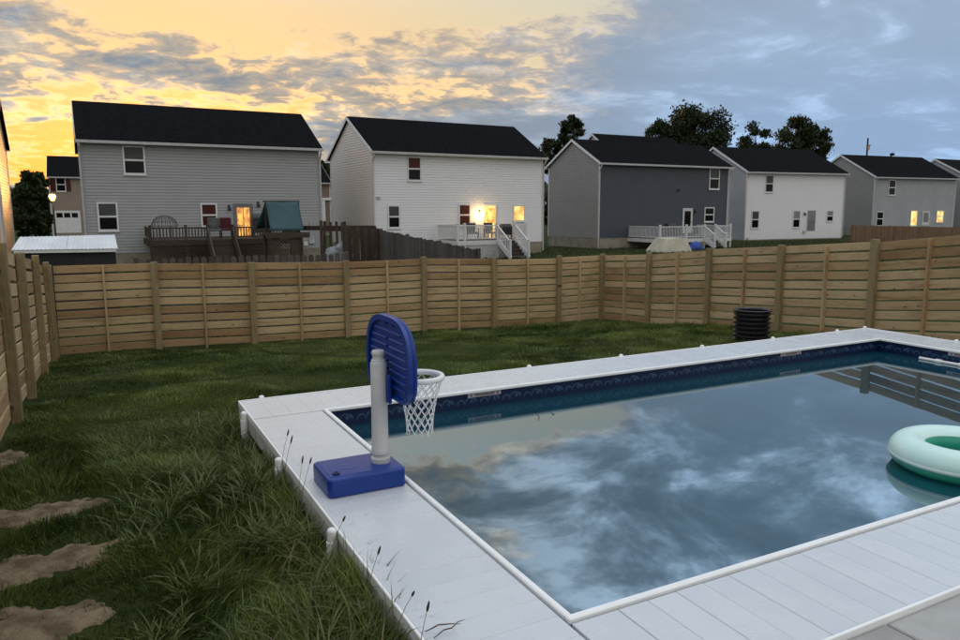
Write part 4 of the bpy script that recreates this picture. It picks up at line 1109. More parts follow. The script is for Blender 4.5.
# ------------------------------------------------------------------ raised timber decks at the back doors
def deck(name, label, x0, x1, yf, yb, zf, zg, rail_h, mat, railmat, posts, stairs, lattice=True, bal=.13, group=None, rise_dir='front', balw=.028, opening=None, caps=None):
    rt = root(name, ((x0+x1)/2, (yf+yb)/2, zg)); tag(rt, label, 'deck', group)
    k = int((yb-yf)/.14)
    for i in range(k): MB().box(x0, x1, yf+i*.14+.004, yf+(i+1)*.14-.004, zf-.03, zf).build('floor_board', mat, rt)
    MB().box(x0, x1, yf-.04, yf-.001, zf-.26, zf+.004).build('rim_joist', railmat, rt)
    MB().box(x0-.04, x0-.001, yf, yb, zf-.26, zf+.004).build('rim_joist', railmat, rt)
    MB().box(x1+.001, x1+.04, yf, yb, zf-.26, zf+.004).build('rim_joist', railmat, rt)
    s0, s1 = stairs
    runs = []
    cuts = [x0+.05] + [p for p in posts] + [x1-.05]
    for a, b_ in zip(cuts, cuts[1:]):
        if (a+b_)/2 > s0 and (a+b_)/2 < s1: continue
        runs.append(((a, yf+.05), (b_, yf+.05)))
    for xx in (x0+.05, x1-.05): runs.append(((xx, yf+.05), (xx, yb-.02)))
    for xx in sorted(set(cuts)):
        o = MB().box(xx-.055, xx+.055, yf-.0, yf+.11, zg-.1, zf+rail_h+.09).build('post', railmat, rt)
        MB().bbox(xx-.075, xx+.075, yf-.02, yf+.13, zf+rail_h+.0905, zf+rail_h+.15, .02).build('cap', caps or railmat, o)
    for (xa, ya), (xb_, yb_) in runs:
        for zz, hh_ in ((zf+rail_h, .07), (zf+.12, .06)):
            MB().bar((xa, ya, zz), (xb_, yb_, zz), .06, hh_).build('rail', railmat, rt)
        L_ = math.hypot(xb_-xa, yb_-ya); nb_ = max(2, int(L_/bal)); mb = MB()
        for i in range(1, nb_):
            t = i/nb_; X_, Y_ = xa+(xb_-xa)*t, ya+(yb_-ya)*t
            mb.box(X_-balw/2, X_+balw/2, Y_-balw/2, Y_+balw/2, zf+.152, zf+rail_h-.036)
        mb.build('baluster_row', railmat, rt)
    if lattice:
        mb = MB(); zt_ = zf-.265; H_ = zt_-zg
        x_ = x0-H_
        while x_ < x1:
            for sg in (1, -1):
                a_, b_ = (x_, x_+H_) if sg == 1 else (x_+H_, x_)
                za, zb_ = zg, zt_
                def clampx(xa_, za_, xb_, zb2):
                    pts = []
                    for (xx, zz, ox, oz) in ((xa_, za_, xb_, zb2), (xb_, zb2, xa_, za_)):
                        if xx < x0: zz = zz+(oz-zz)*(x0-xx)/(ox-xx); xx = x0
                        if xx > x1: zz = zz+(oz-zz)*(x1-xx)/(ox-xx); xx = x1
                        pts.append((xx, zz))
                    return pts
                if max(a_, b_) <= x0+.02 or min(a_, b_) >= x1-.02: continue
                (xa_, za_), (xb_, zb2) = clampx(a_, za, b_, zb_)
                mb.bar((xa_, yf+(.0 if sg == 1 else .012), za_), (xb_, yf+(.0 if sg == 1 else .012), zb2), .01, .045, up=(0,0,1))
            x_ += .15
        mb.build('lattice', railmat, rt)
    # stairs down towards the yard
    ns = max(3, round((zf-zg)/.19)); rise = (zf-zg)/ns; tread = .27
    for i in range(ns-1):
        MB().box(s0+.06, s1-.06, yf-.045-(i+1)*tread, yf-.045-i*tread+.02, zf-(i+1)*rise-.035, zf-(i+1)*rise).build('step', mat, rt)
        MB().box(s0+.06, s1-.06, yf-.047-i*tread, yf-.046-i*tread+.0, zf-(i+1)*rise+.0, zf-i*rise-.036).build('riser', mat, rt)
    for xx in (s0, s1):
        ye = yf-.05-ns*tread
        MB().bar((xx, yf-.045, zf-.12), (xx, ye, zg+.05), .05, .26).build('stringer', railmat, rt)
        MB().bar((xx, yf+.02, zf+rail_h), (xx, ye+.1, zg+rail_h+.12), .07, .07).build('rail', railmat, rt)
        MB().bar((xx, yf-.02, zf+.16), (xx, ye+.1, zg+.30), .05, .05).build('rail', railmat, rt)
        mb = MB()
        for i in range(1, 9):
            t = i/9; Y_ = yf+.02+(ye+.1-yf-.02)*t; zl = zf+.18+(zg+.32-zf-.18)*t; zh = zf+rail_h-.03+(zg+.12-zf)*t
            mb.box(xx-balw/2, xx+balw/2, Y_-balw/2, Y_+balw/2, zl, zh)
        mb.build('baluster_row', railmat, rt)
        o = MB().box(xx-.055, xx+.055, ye+.045, ye+.155, zg-.1, zg+rail_h+.22).build('post', railmat, rt)
        MB().bbox(xx-.075, xx+.075, ye+.025, ye+.175, zg+rail_h+.2205, zg+rail_h+.28, .02).build('cap', caps or railmat, o)
    return rt
gz1 = float(hz(3, 37))
Y1 = h1.p(6, .3, 0)[1]
d1f = 37.6
xL, xS0, xS1, xR = (ony(149, 232, d1f)[0], ony(208, 235, d1f)[0], ony(233, 235, d1f)[0], ony(300, 232, d1f)[0])
zf1 = ony(180, 240, d1f)[2]
deck('brown_deck', 'dark brown timber deck with lattice skirt behind the grey house', xL, xR, d1f, h1.p(3, .25, 0)[1], zf1, gz1, ony(180, 228, d1f)[2]-zf1, MT['brown_wood'], MT['brown_wood'], [xL+1.6, xS0, xS1, xR-1.7], (xS0, xS1), balw=.05)
MT['white_rail'] = pmat('white_vinyl_rail', (.58,.58,.58), (.65,.65,.65), rough=.5)
d2f = 39.2
x20, x21, x2s0, x2s1 = ony(457, 230, d2f)[0], ony(527, 230, d2f)[0], ony(497.5, 230, d2f)[0], ony(515.5, 230, d2f)[0]
zf2 = ony(480, 240.5, d2f)[2]
deck('white_deck', 'white railed deck lit by the porch lamp of the white house', x20, x21, d2f, h2.p(3, .25, 0)[1], zf2, float(hz(20, 39)), ony(480, 225.5, d2f)[2]-zf2, MT['brown_wood'], MT['white_rail'], [ony(465, 230, d2f)[0], x2s0, x2s1], (x2s0, x2s1), balw=.04)
d3f = 41.6
x30, x31, x3s0, x3s1 = ony(660, 230, d3f)[0], ony(731.5, 230, d3f)[0], ony(705, 230, d3f)[0], ony(716, 230, d3f)[0]
zf3 = ony(690, 238.5, d3f)[2]
deck('white_deck', 'white railed deck with pale post caps behind the slate blue house', x30, x31, d3f, h3.p(8, .25, 0)[1], zf3, float(hz(40, 41)), ony(690, 226.5, d3f)[2]-zf3, MT['old_wood'], MT['white_rail'], [ony(687, 230, d3f)[0], x3s0, x3s1], (x3s0, x3s1), lattice=False, balw=.03, caps=MT['white_pvc'])
# furniture on the decks
def chair(label, x, y, z, mat, frame, rz=0.0, group=None):
    rt = root('patio_chair', (x, y, z)); tag(rt, label, 'chair', group)
    MB().bbox(x-.3, x+.3, y-.28, y+.28, z+.36, z+.46, .03).build('seat', mat, rt)
    MB().bbox(x-.3, x+.3, y+.20, y+.30, z+.465, z+1.02, .03).build('backrest', mat, rt)
    for a in (-.27, .27):
        for b_ in (-.25, .25): MB().bar((x+a, y+b_, z), (x+a, y+b_, z+.36), .04, .04).build('leg', frame, rt)
        MB().bar((x+a*1.1, y-.26, z+.62), (x+a*1.1, y+.24, z+.64), .05, .03).build('armrest', frame, rt)
chair('dark red patio chair on the brown deck left of the lit door', *ony(226.5, 234, 40.0)[:2], zf1, MT['red_cloth'], MT['black_metal'], group='patio chairs on the brown deck')
chair('grey cushioned patio chair at the head of the brown deck steps', *ony(215, 234, 39.2)[:2], zf1, MT['grey_cloth'], MT['black_metal'], group='patio chairs on the brown deck')
for i, px in enumerate((473, 490)):
    chair(('left', 'right')[i]+' dark slatted chair in the glow on the white deck', *ony(px, 232, 40.6)[:2], zf2, MT['black_metal'], MT['black_metal'], group='chairs on the lit white deck')
tx_, ty_ = ony(482, 232, 40.2)[:2]
tb = root('patio_table', (tx_, ty_, zf2)); tag(tb, 'small dark table between the chairs on the lit deck', 'table')
MB().lathe([(0, .70), (.45, .70), (.47, .715), (.45, .73), (0, .73)], (tx_, ty_, zf2), 20).build('table_top', MT['black_metal'], tb)
for a in range(4): MB().bar((tx_+.28*math.cos(a*1.57+.8), ty_+.28*math.sin(a*1.57+.8), zf2), (tx_+.2*math.cos(a*1.57+.8), ty_+.2*math.sin(a*1.57+.8), zf2+.70), .035, .035).build('leg', MT['black_metal'], tb)
# wire dome on the brown deck
cx_, cy_ = ony(165, 230, 38.9)[:2]
wd = root('wire_dome', (cx_, cy_, zf1)); tag(wd, 'grey wire dome cage standing on the brown deck', 'wire dome')
MT['wire'] = pmat('dull_grey_wire', (.09,.085,.08), (.13,.12,.11), rough=.6)
rd = (ony(178.5, 225, 38.9)[0]-ony(152, 225, 38.9)[0])/2; zd = ony(165, 226.5, 38.9)[2]; zt_ = ony(165, 215.2, 38.9)[2]-zd
for k in range(9):
    a = math.pi*k/9
    MB().tube([(cx_+rd*math.cos(t)*math.cos(a), cy_+rd*math.cos(t)*math.sin(a), zd+zt_*math.sin(t)) for t in np.linspace(0, math.pi, 17)], .016, 5).build('hoop_wire', MT['wire'], wd)
for f_ in (.0, .3, .55, .8):
    t = f_*math.pi/2
    MB().tube([(cx_+rd*math.cos(t)*math.cos(a), cy_+rd*math.cos(t)*math.sin(a), zd+zt_*math.sin(t)) for a in np.linspace(0, 2*math.pi, 25)], .012, 5, cap=False).build('ring_wire', MT['wire'], wd)
for a in range(4): MB().bar((cx_+rd*.97*math.cos(a*1.57+.4), cy_+rd*.97*math.sin(a*1.57+.4), zf1), (cx_+rd*.97*math.cos(a*1.57+.4), cy_+rd*.97*math.sin(a*1.57+.4), zd), .05, .05).build('leg', MT['wire'], wd)

# ------------------------------------------------------------------ playset with teal tarp and swing beam
Yp = 31.5
pl0, pl1 = ony(270, 240, Yp)[0], ony(303, 240, Yp)[0]
gzp = float(hz(8, Yp)); zplat = ony(285, 234, Yp)[2]
ps = root('playset', ((pl0+pl1)/2, Yp+.8, gzp)); tag(ps, 'dark wooden playset tower with teal tarp roof and long swing beam', 'playset')
for xx in (pl0+.12, pl1-.12):
    for yy in (Yp, Yp+1.5): MB().box(xx-.16 if yy == Yp and False else xx-.07, xx+.07, yy-.07, yy+.07, gzp-.2, zplat-.07).build('post', MT['brown_wood'], ps)
xq = ony(297, 240, Yp)[0]
MB().box(xq-.28, pl1-.02, Yp-.06, Yp-.02, gzp, zplat-.1).build('climbing_wall', MT['brown_wood'], ps)
MB().box(ony(272, 240, Yp)[0], ony(279.5, 240, Yp)[0], Yp-.06, Yp-.02, gzp, zplat-.1).build('climbing_wall', MT['brown_wood'], ps)
for k in range(5): MB().box(pl0-.15, pl1+.15, Yp-.1+k*.34, Yp-.1+k*.34+.32, zplat-.06, zplat).build('platform_board', MT['brown_wood'], ps)
MB().box(pl0-.2, pl1+.25, Yp-.14, Yp-.105, zplat-.16, zplat+.06).build('rim_beam', MT['brown_wood'], ps)
# tarp: A-frame sheet, one slope towards the yard, one away
ra, rb = ony(265.2, 200.5, Yp+.75), ony(298, 200.5, Yp+.75)
la, lb_ = ony(270.6, 231, Yp-.05), ony(304, 230.5, Yp-.05)
tm = MB(); NU, NV = 10, 8
for side in (0, 1):
    o_ = len(tm.v)
    for j in range(NV+1):
        for i in range(NU+1):
            s_, t_ = i/NU, j/NV
            top = ra*(1-s_)+rb*s_; bot = la*(1-s_)+lb_*s_
            if side: bot = np.array([bot[0]-.3, 2*(Yp+.75)-bot[1], bot[2]+.1])
            P = top*(1-t_)+bot*t_
            P = P+np.array([0, 0, -.05*math.sin(math.pi*t_)-.035*math.sin(math.pi*s_)*(1-t_)])
            tm.v.append(tuple(P))
    for j in range(NV):
        for i in range(NU): tm.f.append((o_+j*(NU+1)+i, o_+j*(NU+1)+i+1, o_+(j+1)*(NU+1)+i+1, o_+(j+1)*(NU+1)+i))
tarp = tm.build('tarp_roof', MT['teal_tarp'], ps, True)
sm_ = tarp.modifiers.new('thickness', 'SOLIDIFY'); sm_.thickness = .02
MB().bar(ra+np.array([-.1,0,-.03]), rb+np.array([.05,0,-.03]), .06, .06).build('ridge_pole', MT['brown_wood'], ps)
for e_, l_ in ((ra, la), (rb, lb_)):
    MB().bar((e_[0], Yp+.75, zplat), (e_[0], Yp+.75, e_[2]-.03), .08, .08).build('post', MT['brown_wood'], ps)
sb0, sb1 = ony(303, 228, Yp+.5), ony(375.5, 228, Yp-2.2)
MB().bar(sb0, sb1, .10, .20).build('swing_beam', MT['brown_wood'], ps)
for dx_ in (-.35, .35): MB().bar(sb1, (sb1[0]+.05, sb1[1]+dx_*2.2, float(hz(sb1[0], sb1[1]))-.1), .10, .10).build('beam_leg', MT['brown_wood'], ps)
for t in (.35, .72):
    P = np.array(sb0)*(1-t)+np.array(sb1)*t
    for dx_ in (-.22, .22): MB().bar((P[0]+dx_, P[1], P[2]-.1), (P[0]+dx_, P[1], P[2]-1.35), .018, .018).build('swing_chain', MT['grey_metal'], ps)
    MB().bbox(P[0]-.25, P[0]+.25, P[1]-.08, P[1]+.08, P[2]-1.38, P[2]-1.34, .01).build('swing_seat', MT['black_plastic'], ps)

# ------------------------------------------------------------------ neighbours' fences
def picket_fence(label, p0, p1, top0, top1, w_, gap, mat, name='picket_fence', dog=True, rails=2, postmat=None):
    rt = root(name, (p0[0], p0[1], float(hz(p0[0], p0[1])))); tag(rt, label, 'fence')
    L_ = math.hypot(p1[0]-p0[0], p1[1]-p0[1]); k = max(1, int(L_/(w_+gap))); ux_, uy_ = (p1[0]-p0[0])/L_, (p1[1]-p0[1])/L_
    ang = math.atan2(uy_, ux_)
    H_ = 1.7
    mb = MB(); c_ = w_*.28 if dog else .004
    out_ = [(-w_/2, -H_), (w_/2, -H_), (w_/2, -c_), (w_/2-c_, 0), (-w_/2+c_, 0), (-w_/2, -c_)]
    mb.v = [(x_, -.009, z_) for x_, z_ in out_]+[(x_, .009, z_) for x_, z_ in out_]
    mb.f = [tuple(range(6)), tuple(reversed(range(6, 12)))]+[(i, i+6, (i+1) % 6+6, (i+1) % 6) for i in range(6)]
    me_ = bpy.data.meshes.new('picket'); me_.from_pydata(mb.v, [], mb.f); me_.update()
    for i in range(k):
        t = (i+.5)/k; o = mkobj('picket', me_, mat, rt)
        o.location = (p0[0]+(p1[0]-p0[0])*t, p0[1]+(p1[1]-p0[1])*t, top0+(top1-top0)*t+random.uniform(-.02, .02)); o.rotation_euler = (random.uniform(-.015, .015), random.uniform(-.02, .02), ang)
    nx__, ny__ = -uy_*.03, ux_*.03
    for r_ in range(rails):
        dz = -.35-r_*(.9/max(1, rails-1)) if rails > 1 else -.4
        MB().bar((p0[0]+nx__, p0[1]+ny__, top0+dz), (p1[0]+nx__, p1[1]+ny__, top1+dz), .035, .09).build('rail', mat, rt)
    kp = max(1, int(L_/2.4))
    for i in range(kp+1):
        t = i/kp; X_, Y_, Z_ = p0[0]+(p1[0]-p0[0])*t+nx__*2.4, p0[1]+(p1[1]-p0[1])*t+ny__*2.4, top0+(top1-top0)*t
        MB().box(X_-.05, X_+.05, Y_-.05, Y_+.05, float(hz(X_, Y_))-.2, Z_+.03).build('post', mat, rt)
    return rt
Yk = 17.35
a0, a1 = ony(136, 256, Yk), ony(347, 250, Yk)
picket_fence('row of weathered grey pickets just beyond the back board fence', a0, a1, ony(150, 258.6, Yk)[2], ony(340, 253.2, Yk)[2], .118, .038, MT['old_wood'])
XF = 9.35
f0, f1 = onx(379, 229.5, XF), onx(476, 249.5, XF)
picket_fence('dark weathered board fence dropping towards the yard beside the white house', f0, f1, f0[2], f1[2], .14, .004, MT['old_wood'], 'board_fence', False)
f2 = ony(344, 225.5, f0[1])
picket_fence('dark board fence panel beside the swing beam', f2, (f0[0]-.03, f0[1], 0), ony(346, 225, f0[1])[2], f0[2], .14, .004, MT['brown_wood'], 'board_fence', False)
f3, f4 = ony(321.5, 222, 30), ony(345, 222, 30)
picket_fence('brown spaced picket fence between the grey and white houses', f3, f4, ony(325, 221, 30)[2], ony(342, 222, 30)[2], .11, .10, MT['brown_wood'])
f5, f6 = ony(853, 225, 43), ony(975, 227, 43)
picket_fence('reddish brown picket fence in front of the grey house with lit windows', f5, f6, ony(855, 225, 43)[2], ony(958, 228, 43)[2], .14, .012, MT['tan_wood'])
# grey tarp heap by the spaced picket fence
c_ = ony(334, 247, 27.5)
MT['grey_tarp'] = pmat('crumpled_grey_tarp', (.07,.075,.08), (.20,.205,.21), rough=.5, scale=2.5, bump=.8, bscale=4)
def heap(name, label, cat, c_, sx_, sy_, sz_, mat, seed, zg=None):
    r_ = np.random.default_rng(seed); bm2 = bmesh.new(); bmesh.ops.create_icosphere(bm2, subdivisions=3, radius=1.0)
    ph = r_.uniform(0, 6.28, 6)
    for v_ in bm2.verts:
        a = 1+.10*math.sin(3*v_.co.x+ph[0])+.10*math.sin(4*v_.co.y+ph[1])+.07*math.sin(7*v_.co.x+5*v_.co.z+ph[2])+.04*math.sin(13*v_.co.y+9*v_.co.x+ph[3])
        v_.co = Vector((v_.co.x*sx_*a, v_.co.y*sy_*a, max(-.05, v_.co.z)*sz_*a))
    m_ = bpy.data.meshes.new(name); bm2.to_mesh(m_); bm2.free()
    zg = float(hz(c_[0], c_[1])) if zg is None else zg
    o = mkobj(name, m_, mat, smooth=True, loc=(c_[0], c_[1], zg)); tag(o, label, cat); return o
heap('tarp_heap', 'crumpled grey tarp heap below the spaced brown pickets', 'tarp', c_, .75, .5, ony(332, 243.5, 27.5)[2]-float(hz(c_[0], c_[1])), MT['grey_tarp'], 4)
# beige tarp and blue tarp by the deck of the slate house
cb = ony(670, 240, 39.3); ztb = ony(670, 238.2, 39.3)[2]; gzb = float(hz(cb[0], cb[1]))
x_0, x_1, x_2, x_3 = (ony(p_, 240, 39.3)[0] for p_ in (654.5, 663.5, 683.5, 681))
tbm = MB().add([(x_0, 38.6, gzb), (x_2+.1, 38.5, gzb), (x_2, 40.6, gzb), (x_0+.3, 40.6, gzb), (x_1, 39.0, ztb-.06), (x_3+.1, 38.9, ztb-.02), (x_3, 40.3, ztb), (x_1+.2, 40.3, ztb+.02), ((x_1+x_3)/2, 39.6, ztb-.16)],
               [(0,1,5,4), (1,2,6,5), (2,3,7,6), (3,0,4,7), (4,5,8), (5,6,8), (6,7,8), (7,4,8)])
tb_ = tbm.build('covered_tub', MT['beige_tarp']); tag(tb_, 'pale beige tarp-covered tub in front of the slate house deck', 'covered tub')
cb = ony(696, 242, 40.9); heap('tarp_heap', 'blue tarp bundle under the white deck of the slate house', 'tarp', cb, .6, .4, ony(696, 242, 40.9)[2]-float(hz(cb[0], cb[1])), MT['blue_tarp'], 6)
# dark lidded grills on the decks
def grill(label, x, y, z, s_=1.0):
    rt = root('grill', (x, y, z)); tag(rt, label, 'grill', 'covered grills on the decks')
    MB().bbox(x-.45*s_, x+.45*s_, y-.25, y+.25, z+.25, z+.85*s_, .03).build('cabinet', MT['black_metal'], rt)
    mb = MB()
    for a in (-.42*s_, .42*s_): mb.v += [(x+a, y+.26*math.cos(t), z+.852*s_+.26*math.sin(t)) for t in np.linspace(0, math.pi, 9)]
    mb.f = [(i, i+1, 10+i, 9+i) for i in range(8)]+[tuple(range(9)), tuple(reversed(range(9, 18)))]
    mb.build('lid', MT['black_metal'], rt)
    for a in (-.38, .38):
        for b_ in (-.2, .2): MB().bar((x+a*s_, y+b_, z), (x+a*s_, y+b_, z+.25), .05, .05).build('leg', MT['black_metal'], rt)
grill('black covered grill on the slate house deck left of its door', *ony(670.5, 230, 43.0)[:2], zf3)
grill('black covered grill on the lit white deck beside the steps', *ony(505.5, 230, 40.9)[:2], zf2, .8)
grill('dark covered grill on the brown deck left of the playset', *ony(262, 230, 39.5)[:2], zf1, 1.1)

# ------------------------------------------------------------------ low shed with pale tin roof behind the left corner
Ys = 21.5
s0, s1 = ony(11, 250, Ys), ony(118, 248.5, Ys)
t0, t1 = ony(19.5, 237, Ys+1.6), ony(115, 234.8, Ys+1.6)
gzs = float(hz(-1, Ys)); shed = root('low_shed', ((s0[0]+s1[0])/2, Ys+.8, gzs)); tag(shed, 'low black shed with ribbed pale tin roof behind the left corner', 'shed')
MB().box(s0[0]+.12, s1[0]-.06, Ys+.12, Ys+1.5, gzs-.1, min(s0[2], s1[2])-.06).build('body', MT['shed_dark'], shed)
half = (s0+s1)/2; halft = (t0+t1)/2
for (p_, q_, r__, w__) in ((s0, half, halft, t0), (half, s1, t1, halft)):
    d_ = (q_-p_); n = 12; mb = MB()
    for i in range(n+1):
        for j, hh_ in ((0, 0.), (.30, .0), (.36, .010), (.64, .010), (.70, 0.)):
            if i == n and j > 0: break
            f_ = (i+j)/n
            if f_ > .996: f_ = .996
            f_ = max(f_, .004)
            mb.v.append(tuple(p_+(q_-p_)*f_+np.array([0, 0, hh_]))); mb.v.append(tuple(w__+(r__-w__)*f_+np.array([0, 0, hh_])))
    k = len(mb.v)//2
    mb.f = [(2*i, 2*i+2, 2*i+3, 2*i+1) for i in range(k-1)]
    o = mb.build('roof_sheet', MT['tin_roof'], shed); mo = o.modifiers.new('thickness', 'SOLIDIFY'); mo.thickness = .015
MB().bar(s0+np.array([.05, .03, -.05]), s1+np.array([-.05, .03, -.05]), .03, .07).build('front_fascia', MT['trim'], shed)

# ------------------------------------------------------------------ street lamp in the gap at the left
Yl = 62.0; lx = ony(52.3, 197, Yl)
gl = -1.2; sl = root('street_lamp', (lx[0], Yl, gl)); tag(sl, 'lit orange street lamp on a thin post in the left gap', 'street lamp')
MB().tube([(lx[0], Yl, gl), (lx[0], Yl, gl+1), (lx[0], Yl, lx[2]-.28)], [.09, .06, .05], 8).build('post', MT['black_metal'], sl, True)
MB().lathe([(0, -.28), (.12, -.27), (.20, -.1), (.24, .06), (.18, .2), (0, .25)], tuple(lx), 16).build('globe', MT['lamp_street'], sl, True)
MB().lathe([(.25, .21), (.14, .32), (.03, .40), (0, .44)], tuple(lx), 12).build('lamp_cap', MT['black_metal'], sl, True)
pl = bpy.data.lights.new('street_lamp_light', 'POINT'); pl.energy = 160; pl.color = (1.0, .5, .16); pl.shadow_soft_size = .25
plo = bpy.data.objects.new('street_lamp_light', pl); col.objects.link(plo); plo.location = (lx[0], Yl-.45, lx[2])
# utility pole far behind the right houses
up_ = ony(868, 138, 95); upb = ony(868, 200, 95)
ut = root('utility_pole', (up_[0], up_[1], -1.3)); tag(ut, 'thin utility pole rising behind the grey house on the right', 'utility pole')
MB().tube([(up_[0], up_[1], -1.3), tuple(up_)], [.22, .15], 8).build('pole', MT['bark'], ut, True)
MB().bar((up_[0]-.2, up_[1], up_[2]-1.35), (up_[0]+1.0, up_[1], up_[2]-1.35), .12, .14).build('crossarm', MT['bark'], ut)
MB().tube([(up_[0]+.35, up_[1]-.1, up_[2]-2.2), (up_[0]+.35, up_[1]-.1, up_[2]-1.45)], .16, 8).build('transformer', MT['grey_metal'], ut, True)

# ------------------------------------------------------------------ trees
leafm = bpy.data.materials.new('dark_tree_leaf'); leafm.use_nodes = True
q = NG(leafm.node_tree); b = leafm.node_tree.nodes['Principled BSDF']
va = q.n('ShaderNodeVertexColor'); va.layer_name = 'tint'
q.link(va.outputs[0], b.inputs['Base Color']); b.inputs['Roughness'].default_value = .6; b.inputs['Specular IOR Level'].default_value = .2
tr = q.n('ShaderNodeBsdfTranslucent'); q.link(va.outputs[0], tr.inputs[0]); ms = q.n('ShaderNodeMixShader'); ms.inputs[0].default_value = .2
q.link(b.outputs[0], ms.inputs[1]); q.link(tr.outputs[0], ms.inputs[2]); q.link(ms.outputs[0], leafm.node_tree.nodes['Material Output'].inputs[0])
def tree(label, px, ytop, Y, half_px, ybot, nleaf, seed, shape='round', group='trees behind the houses', size=.34, clumps=34):
    r_ = np.random.default_rng(seed)
    top = ony(px, ytop, Y); dep = float((top-CAM) @ _fw); k = dep/FPX
    X, zt_ = top[0], top[2]; W = half_px*k; zb_ = ony(px, ybot, Y)[2]; gz_ = -1.3
    rt = root('tree', (X, Y, gz_)); tag(rt, label, 'tree', group)
    H_ = zt_-zb_; zc_ = (zt_+zb_)/2
    cs = []
    for i in range(clumps):
        while True:
            p = r_.uniform(-1, 1, 3)
            if shape == 'cone':
                lim = .18+.82*(1-(p[2]+1)/2)**.8
                if math.hypot(p[0], p[1]) < lim: break
            elif np.linalg.norm(p) < 1: break
        if shape == 'round': 
            nrm = np.linalg.norm(p); p = p/nrm*nrm**.45 if nrm > 0 else p
        cs.append((X+p[0]*W*.80, Y+p[1]*W*.80, zc_+p[2]*H_/2*.88, r_.uniform(.22, .42)*W*(.85 if shape == 'cone' else 1)))
    # trunk and limbs
    MB().tube([(X, Y, gz_), (X+.05*W, Y, (gz_+zb_)/2), (X, Y, zb_+H_*.25), (X-.03*W, Y, zb_+H_*.8)], [.045*W+.15, .035*W+.1, .028*W+.06, .03], 8).build('trunk', MT['bark'], rt, True)
    mb = MB()
    for cxx, cyy, czz, cr in cs[::2]:
        zs_ = zb_+H_*r_.uniform(.0, .35)
        mb.tube([(X, Y, zs_), ((X+cxx)/2, (Y+cyy)/2, (zs_+czz)/2-.04*H_), (cxx, cyy, czz)], [.018*W+.03, .012*W+.02, .012], 5)
    mb.build('limbs', MT['bark'], rt, True)
    nleaf = int(nleaf*1.5)
    ci = r_.integers(0, clumps, nleaf); C4 = np.array(cs)[ci]
    g_ = r_.normal(0, 1, (nleaf, 3)); g_ /= np.linalg.norm(g_, axis=1)[:, None]; g_ *= (r_.random(nleaf)**.5)[:, None]*C4[:, 3:4]*r_.uniform(.7, 1.35, (nleaf, 1))
    P = C4[:, :3]+g_*np.array([1, 1, .8])
    sz = size*r_.uniform(.55, 1.3, nleaf)
    a_ = r_.normal(0, 1, (nleaf, 3)); a_ /= np.linalg.norm(a_, axis=1)[:, None]; b_ = np.cross(a_, r_.normal(0, 1, (nleaf, 3))); b_ /= np.linalg.norm(b_, axis=1)[:, None]
    V = np.stack([P-a_*sz[:, None]*.5, P+b_*sz[:, None]*.28, P+a_*sz[:, None]*.5, P-b_*sz[:, None]*.28], 1).reshape(-1, 3)
    me = bpy.data.meshes.new('crown'); me.vertices.add(len(V)); me.vertices.foreach_set('co', V.reshape(-1).astype(np.float32))
    me.loops.add(4*nleaf); me.loops.foreach_set('vertex_index', np.arange(4*nleaf, dtype=np.int32)); me.polygons.add(nleaf); me.polygons.foreach_set('loop_start', (np.arange(nleaf)*4).astype(np.int32))
    me.update(calc_edges=True); me.validate()
    ct = r_.uniform(.6, 1.25, clumps)[ci][:, None]*r_.uniform(.7, 1.3, (nleaf, 1))*np.array([[.030, .042, .016]])
    at = me.color_attributes.new('tint', 'FLOAT_COLOR', 'POINT'); at.data.foreach_set('color', np.repeat(np.concatenate([ct, np.ones((nleaf, 1))], 1), 4, 0).reshape(-1).astype(np.float32))
    mkobj('crown', me, leafm, rt)
tree('tall dark tree rising behind the gap between white and slate houses', 573, 111, 78, 14, 172, 6500, 1, size=.40, clumps=48)
tree('low dark tree left of the tall tree', 551, 139, 80, 15, 175, 3500, 2, size=.40)
tree('broad dark tree behind the slate blue house ridge', 697, 106, 84, 36, 168, 9500, 3, size=.50, clumps=52)
tree('smaller dark tree left of the broad tree behind the slate house', 662, 121, 86, 18, 165, 4200, 4, size=.48)
tree('thin airy tree just left of the dark tree behind the white house', 757, 122, 88, 17, 170, 2600, 5, size=.48, clumps=26)
tree('large dark tree behind the plain white house roof', 797, 113, 90, 23, 178, 7500, 6, size=.52, clumps=42)
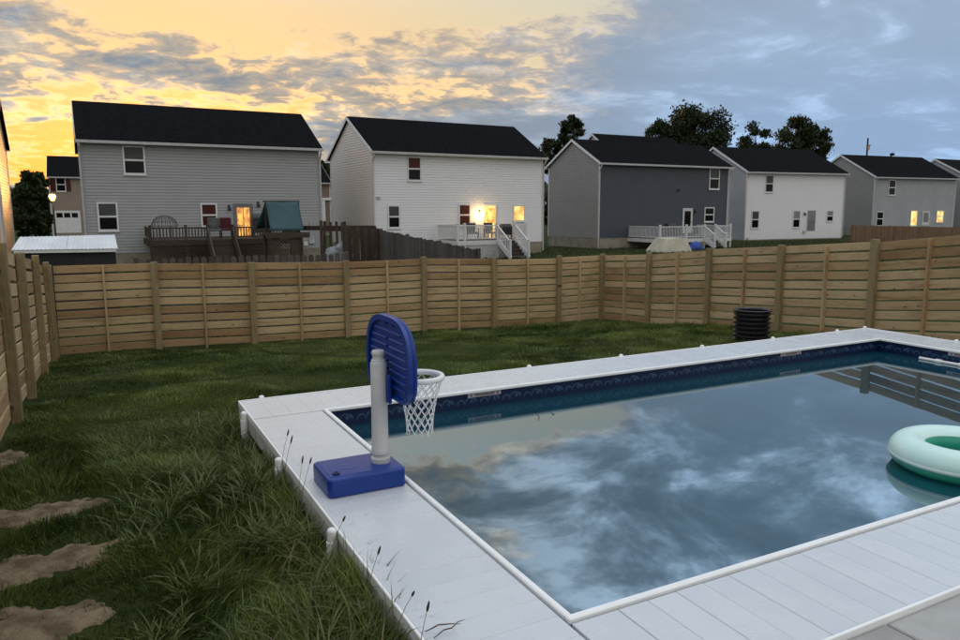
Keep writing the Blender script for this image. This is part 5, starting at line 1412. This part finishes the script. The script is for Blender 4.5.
tree('dark tree spreading right behind the plain white house roof', 818, 124, 90, 15, 178, 4000, 7, size=.52)
tree('small treetop just showing over the right grey house roof', 893, 150, 100, 7, 185, 900, 8, size=.45, clumps=14)
tree('dark bushy tree filling the gap at the left edge', 31, 166, 76, 17, 246, 9000, 9, size=.42, clumps=44)
tree('dark shrubby tree beside the left edge house', 20, 178, 72, 11, 246, 5000, 10, size=.40)
tree('dark tree in the gap between grey and white houses', 324, 158, 96, 10, 205, 2500, 11, size=.46, clumps=26)

# far wood closing the horizon behind the street
r_ = np.random.default_rng(77); nleaf = 30000
aa = np.radians(r_.uniform(-35, 78, nleaf)); rad_ = r_.uniform(150, 175, nleaf)
X_, Y_ = rad_*np.sin(aa), rad_*np.cos(aa)
hgt = 5.0+3.2*vnoise(aa*60+50, aa*0+3, .55, 41)+2.2*vnoise(aa*60+90, aa*0+7, 1.9, 42)
P = np.stack([X_, Y_, -1.3+hgt*r_.random(nleaf)**.8], -1)
sz = r_.uniform(.6, 1.5, nleaf)
a_ = r_.normal(0, 1, (nleaf, 3)); a_ /= np.linalg.norm(a_, axis=1)[:, None]; b_ = np.cross(a_, r_.normal(0, 1, (nleaf, 3))); b_ /= np.linalg.norm(b_, axis=1)[:, None]
V = np.stack([P-a_*sz[:, None]*.7, P+b_*sz[:, None]*.5, P+a_*sz[:, None]*.7, P-b_*sz[:, None]*.5], 1).reshape(-1, 3)
me = bpy.data.meshes.new('far_wood'); me.from_pydata(V.tolist(), [], [(4*i, 4*i+1, 4*i+2, 4*i+3) for i in range(nleaf)]); me.update()
at = me.color_attributes.new('tint', 'FLOAT_COLOR', 'POINT')
ct = r_.uniform(.6, 1.3, (nleaf, 1))*np.array([[.028, .038, .016]])
at.data.foreach_set('color', np.repeat(np.concatenate([ct, np.ones((nleaf, 1))], 1), 4, 0).reshape(-1).astype(np.float32))
fwd_ = mkobj('far_wood', me, leafm); tag(fwd_, 'dark far wood along the horizon between the houses', 'wood', kind='stuff')
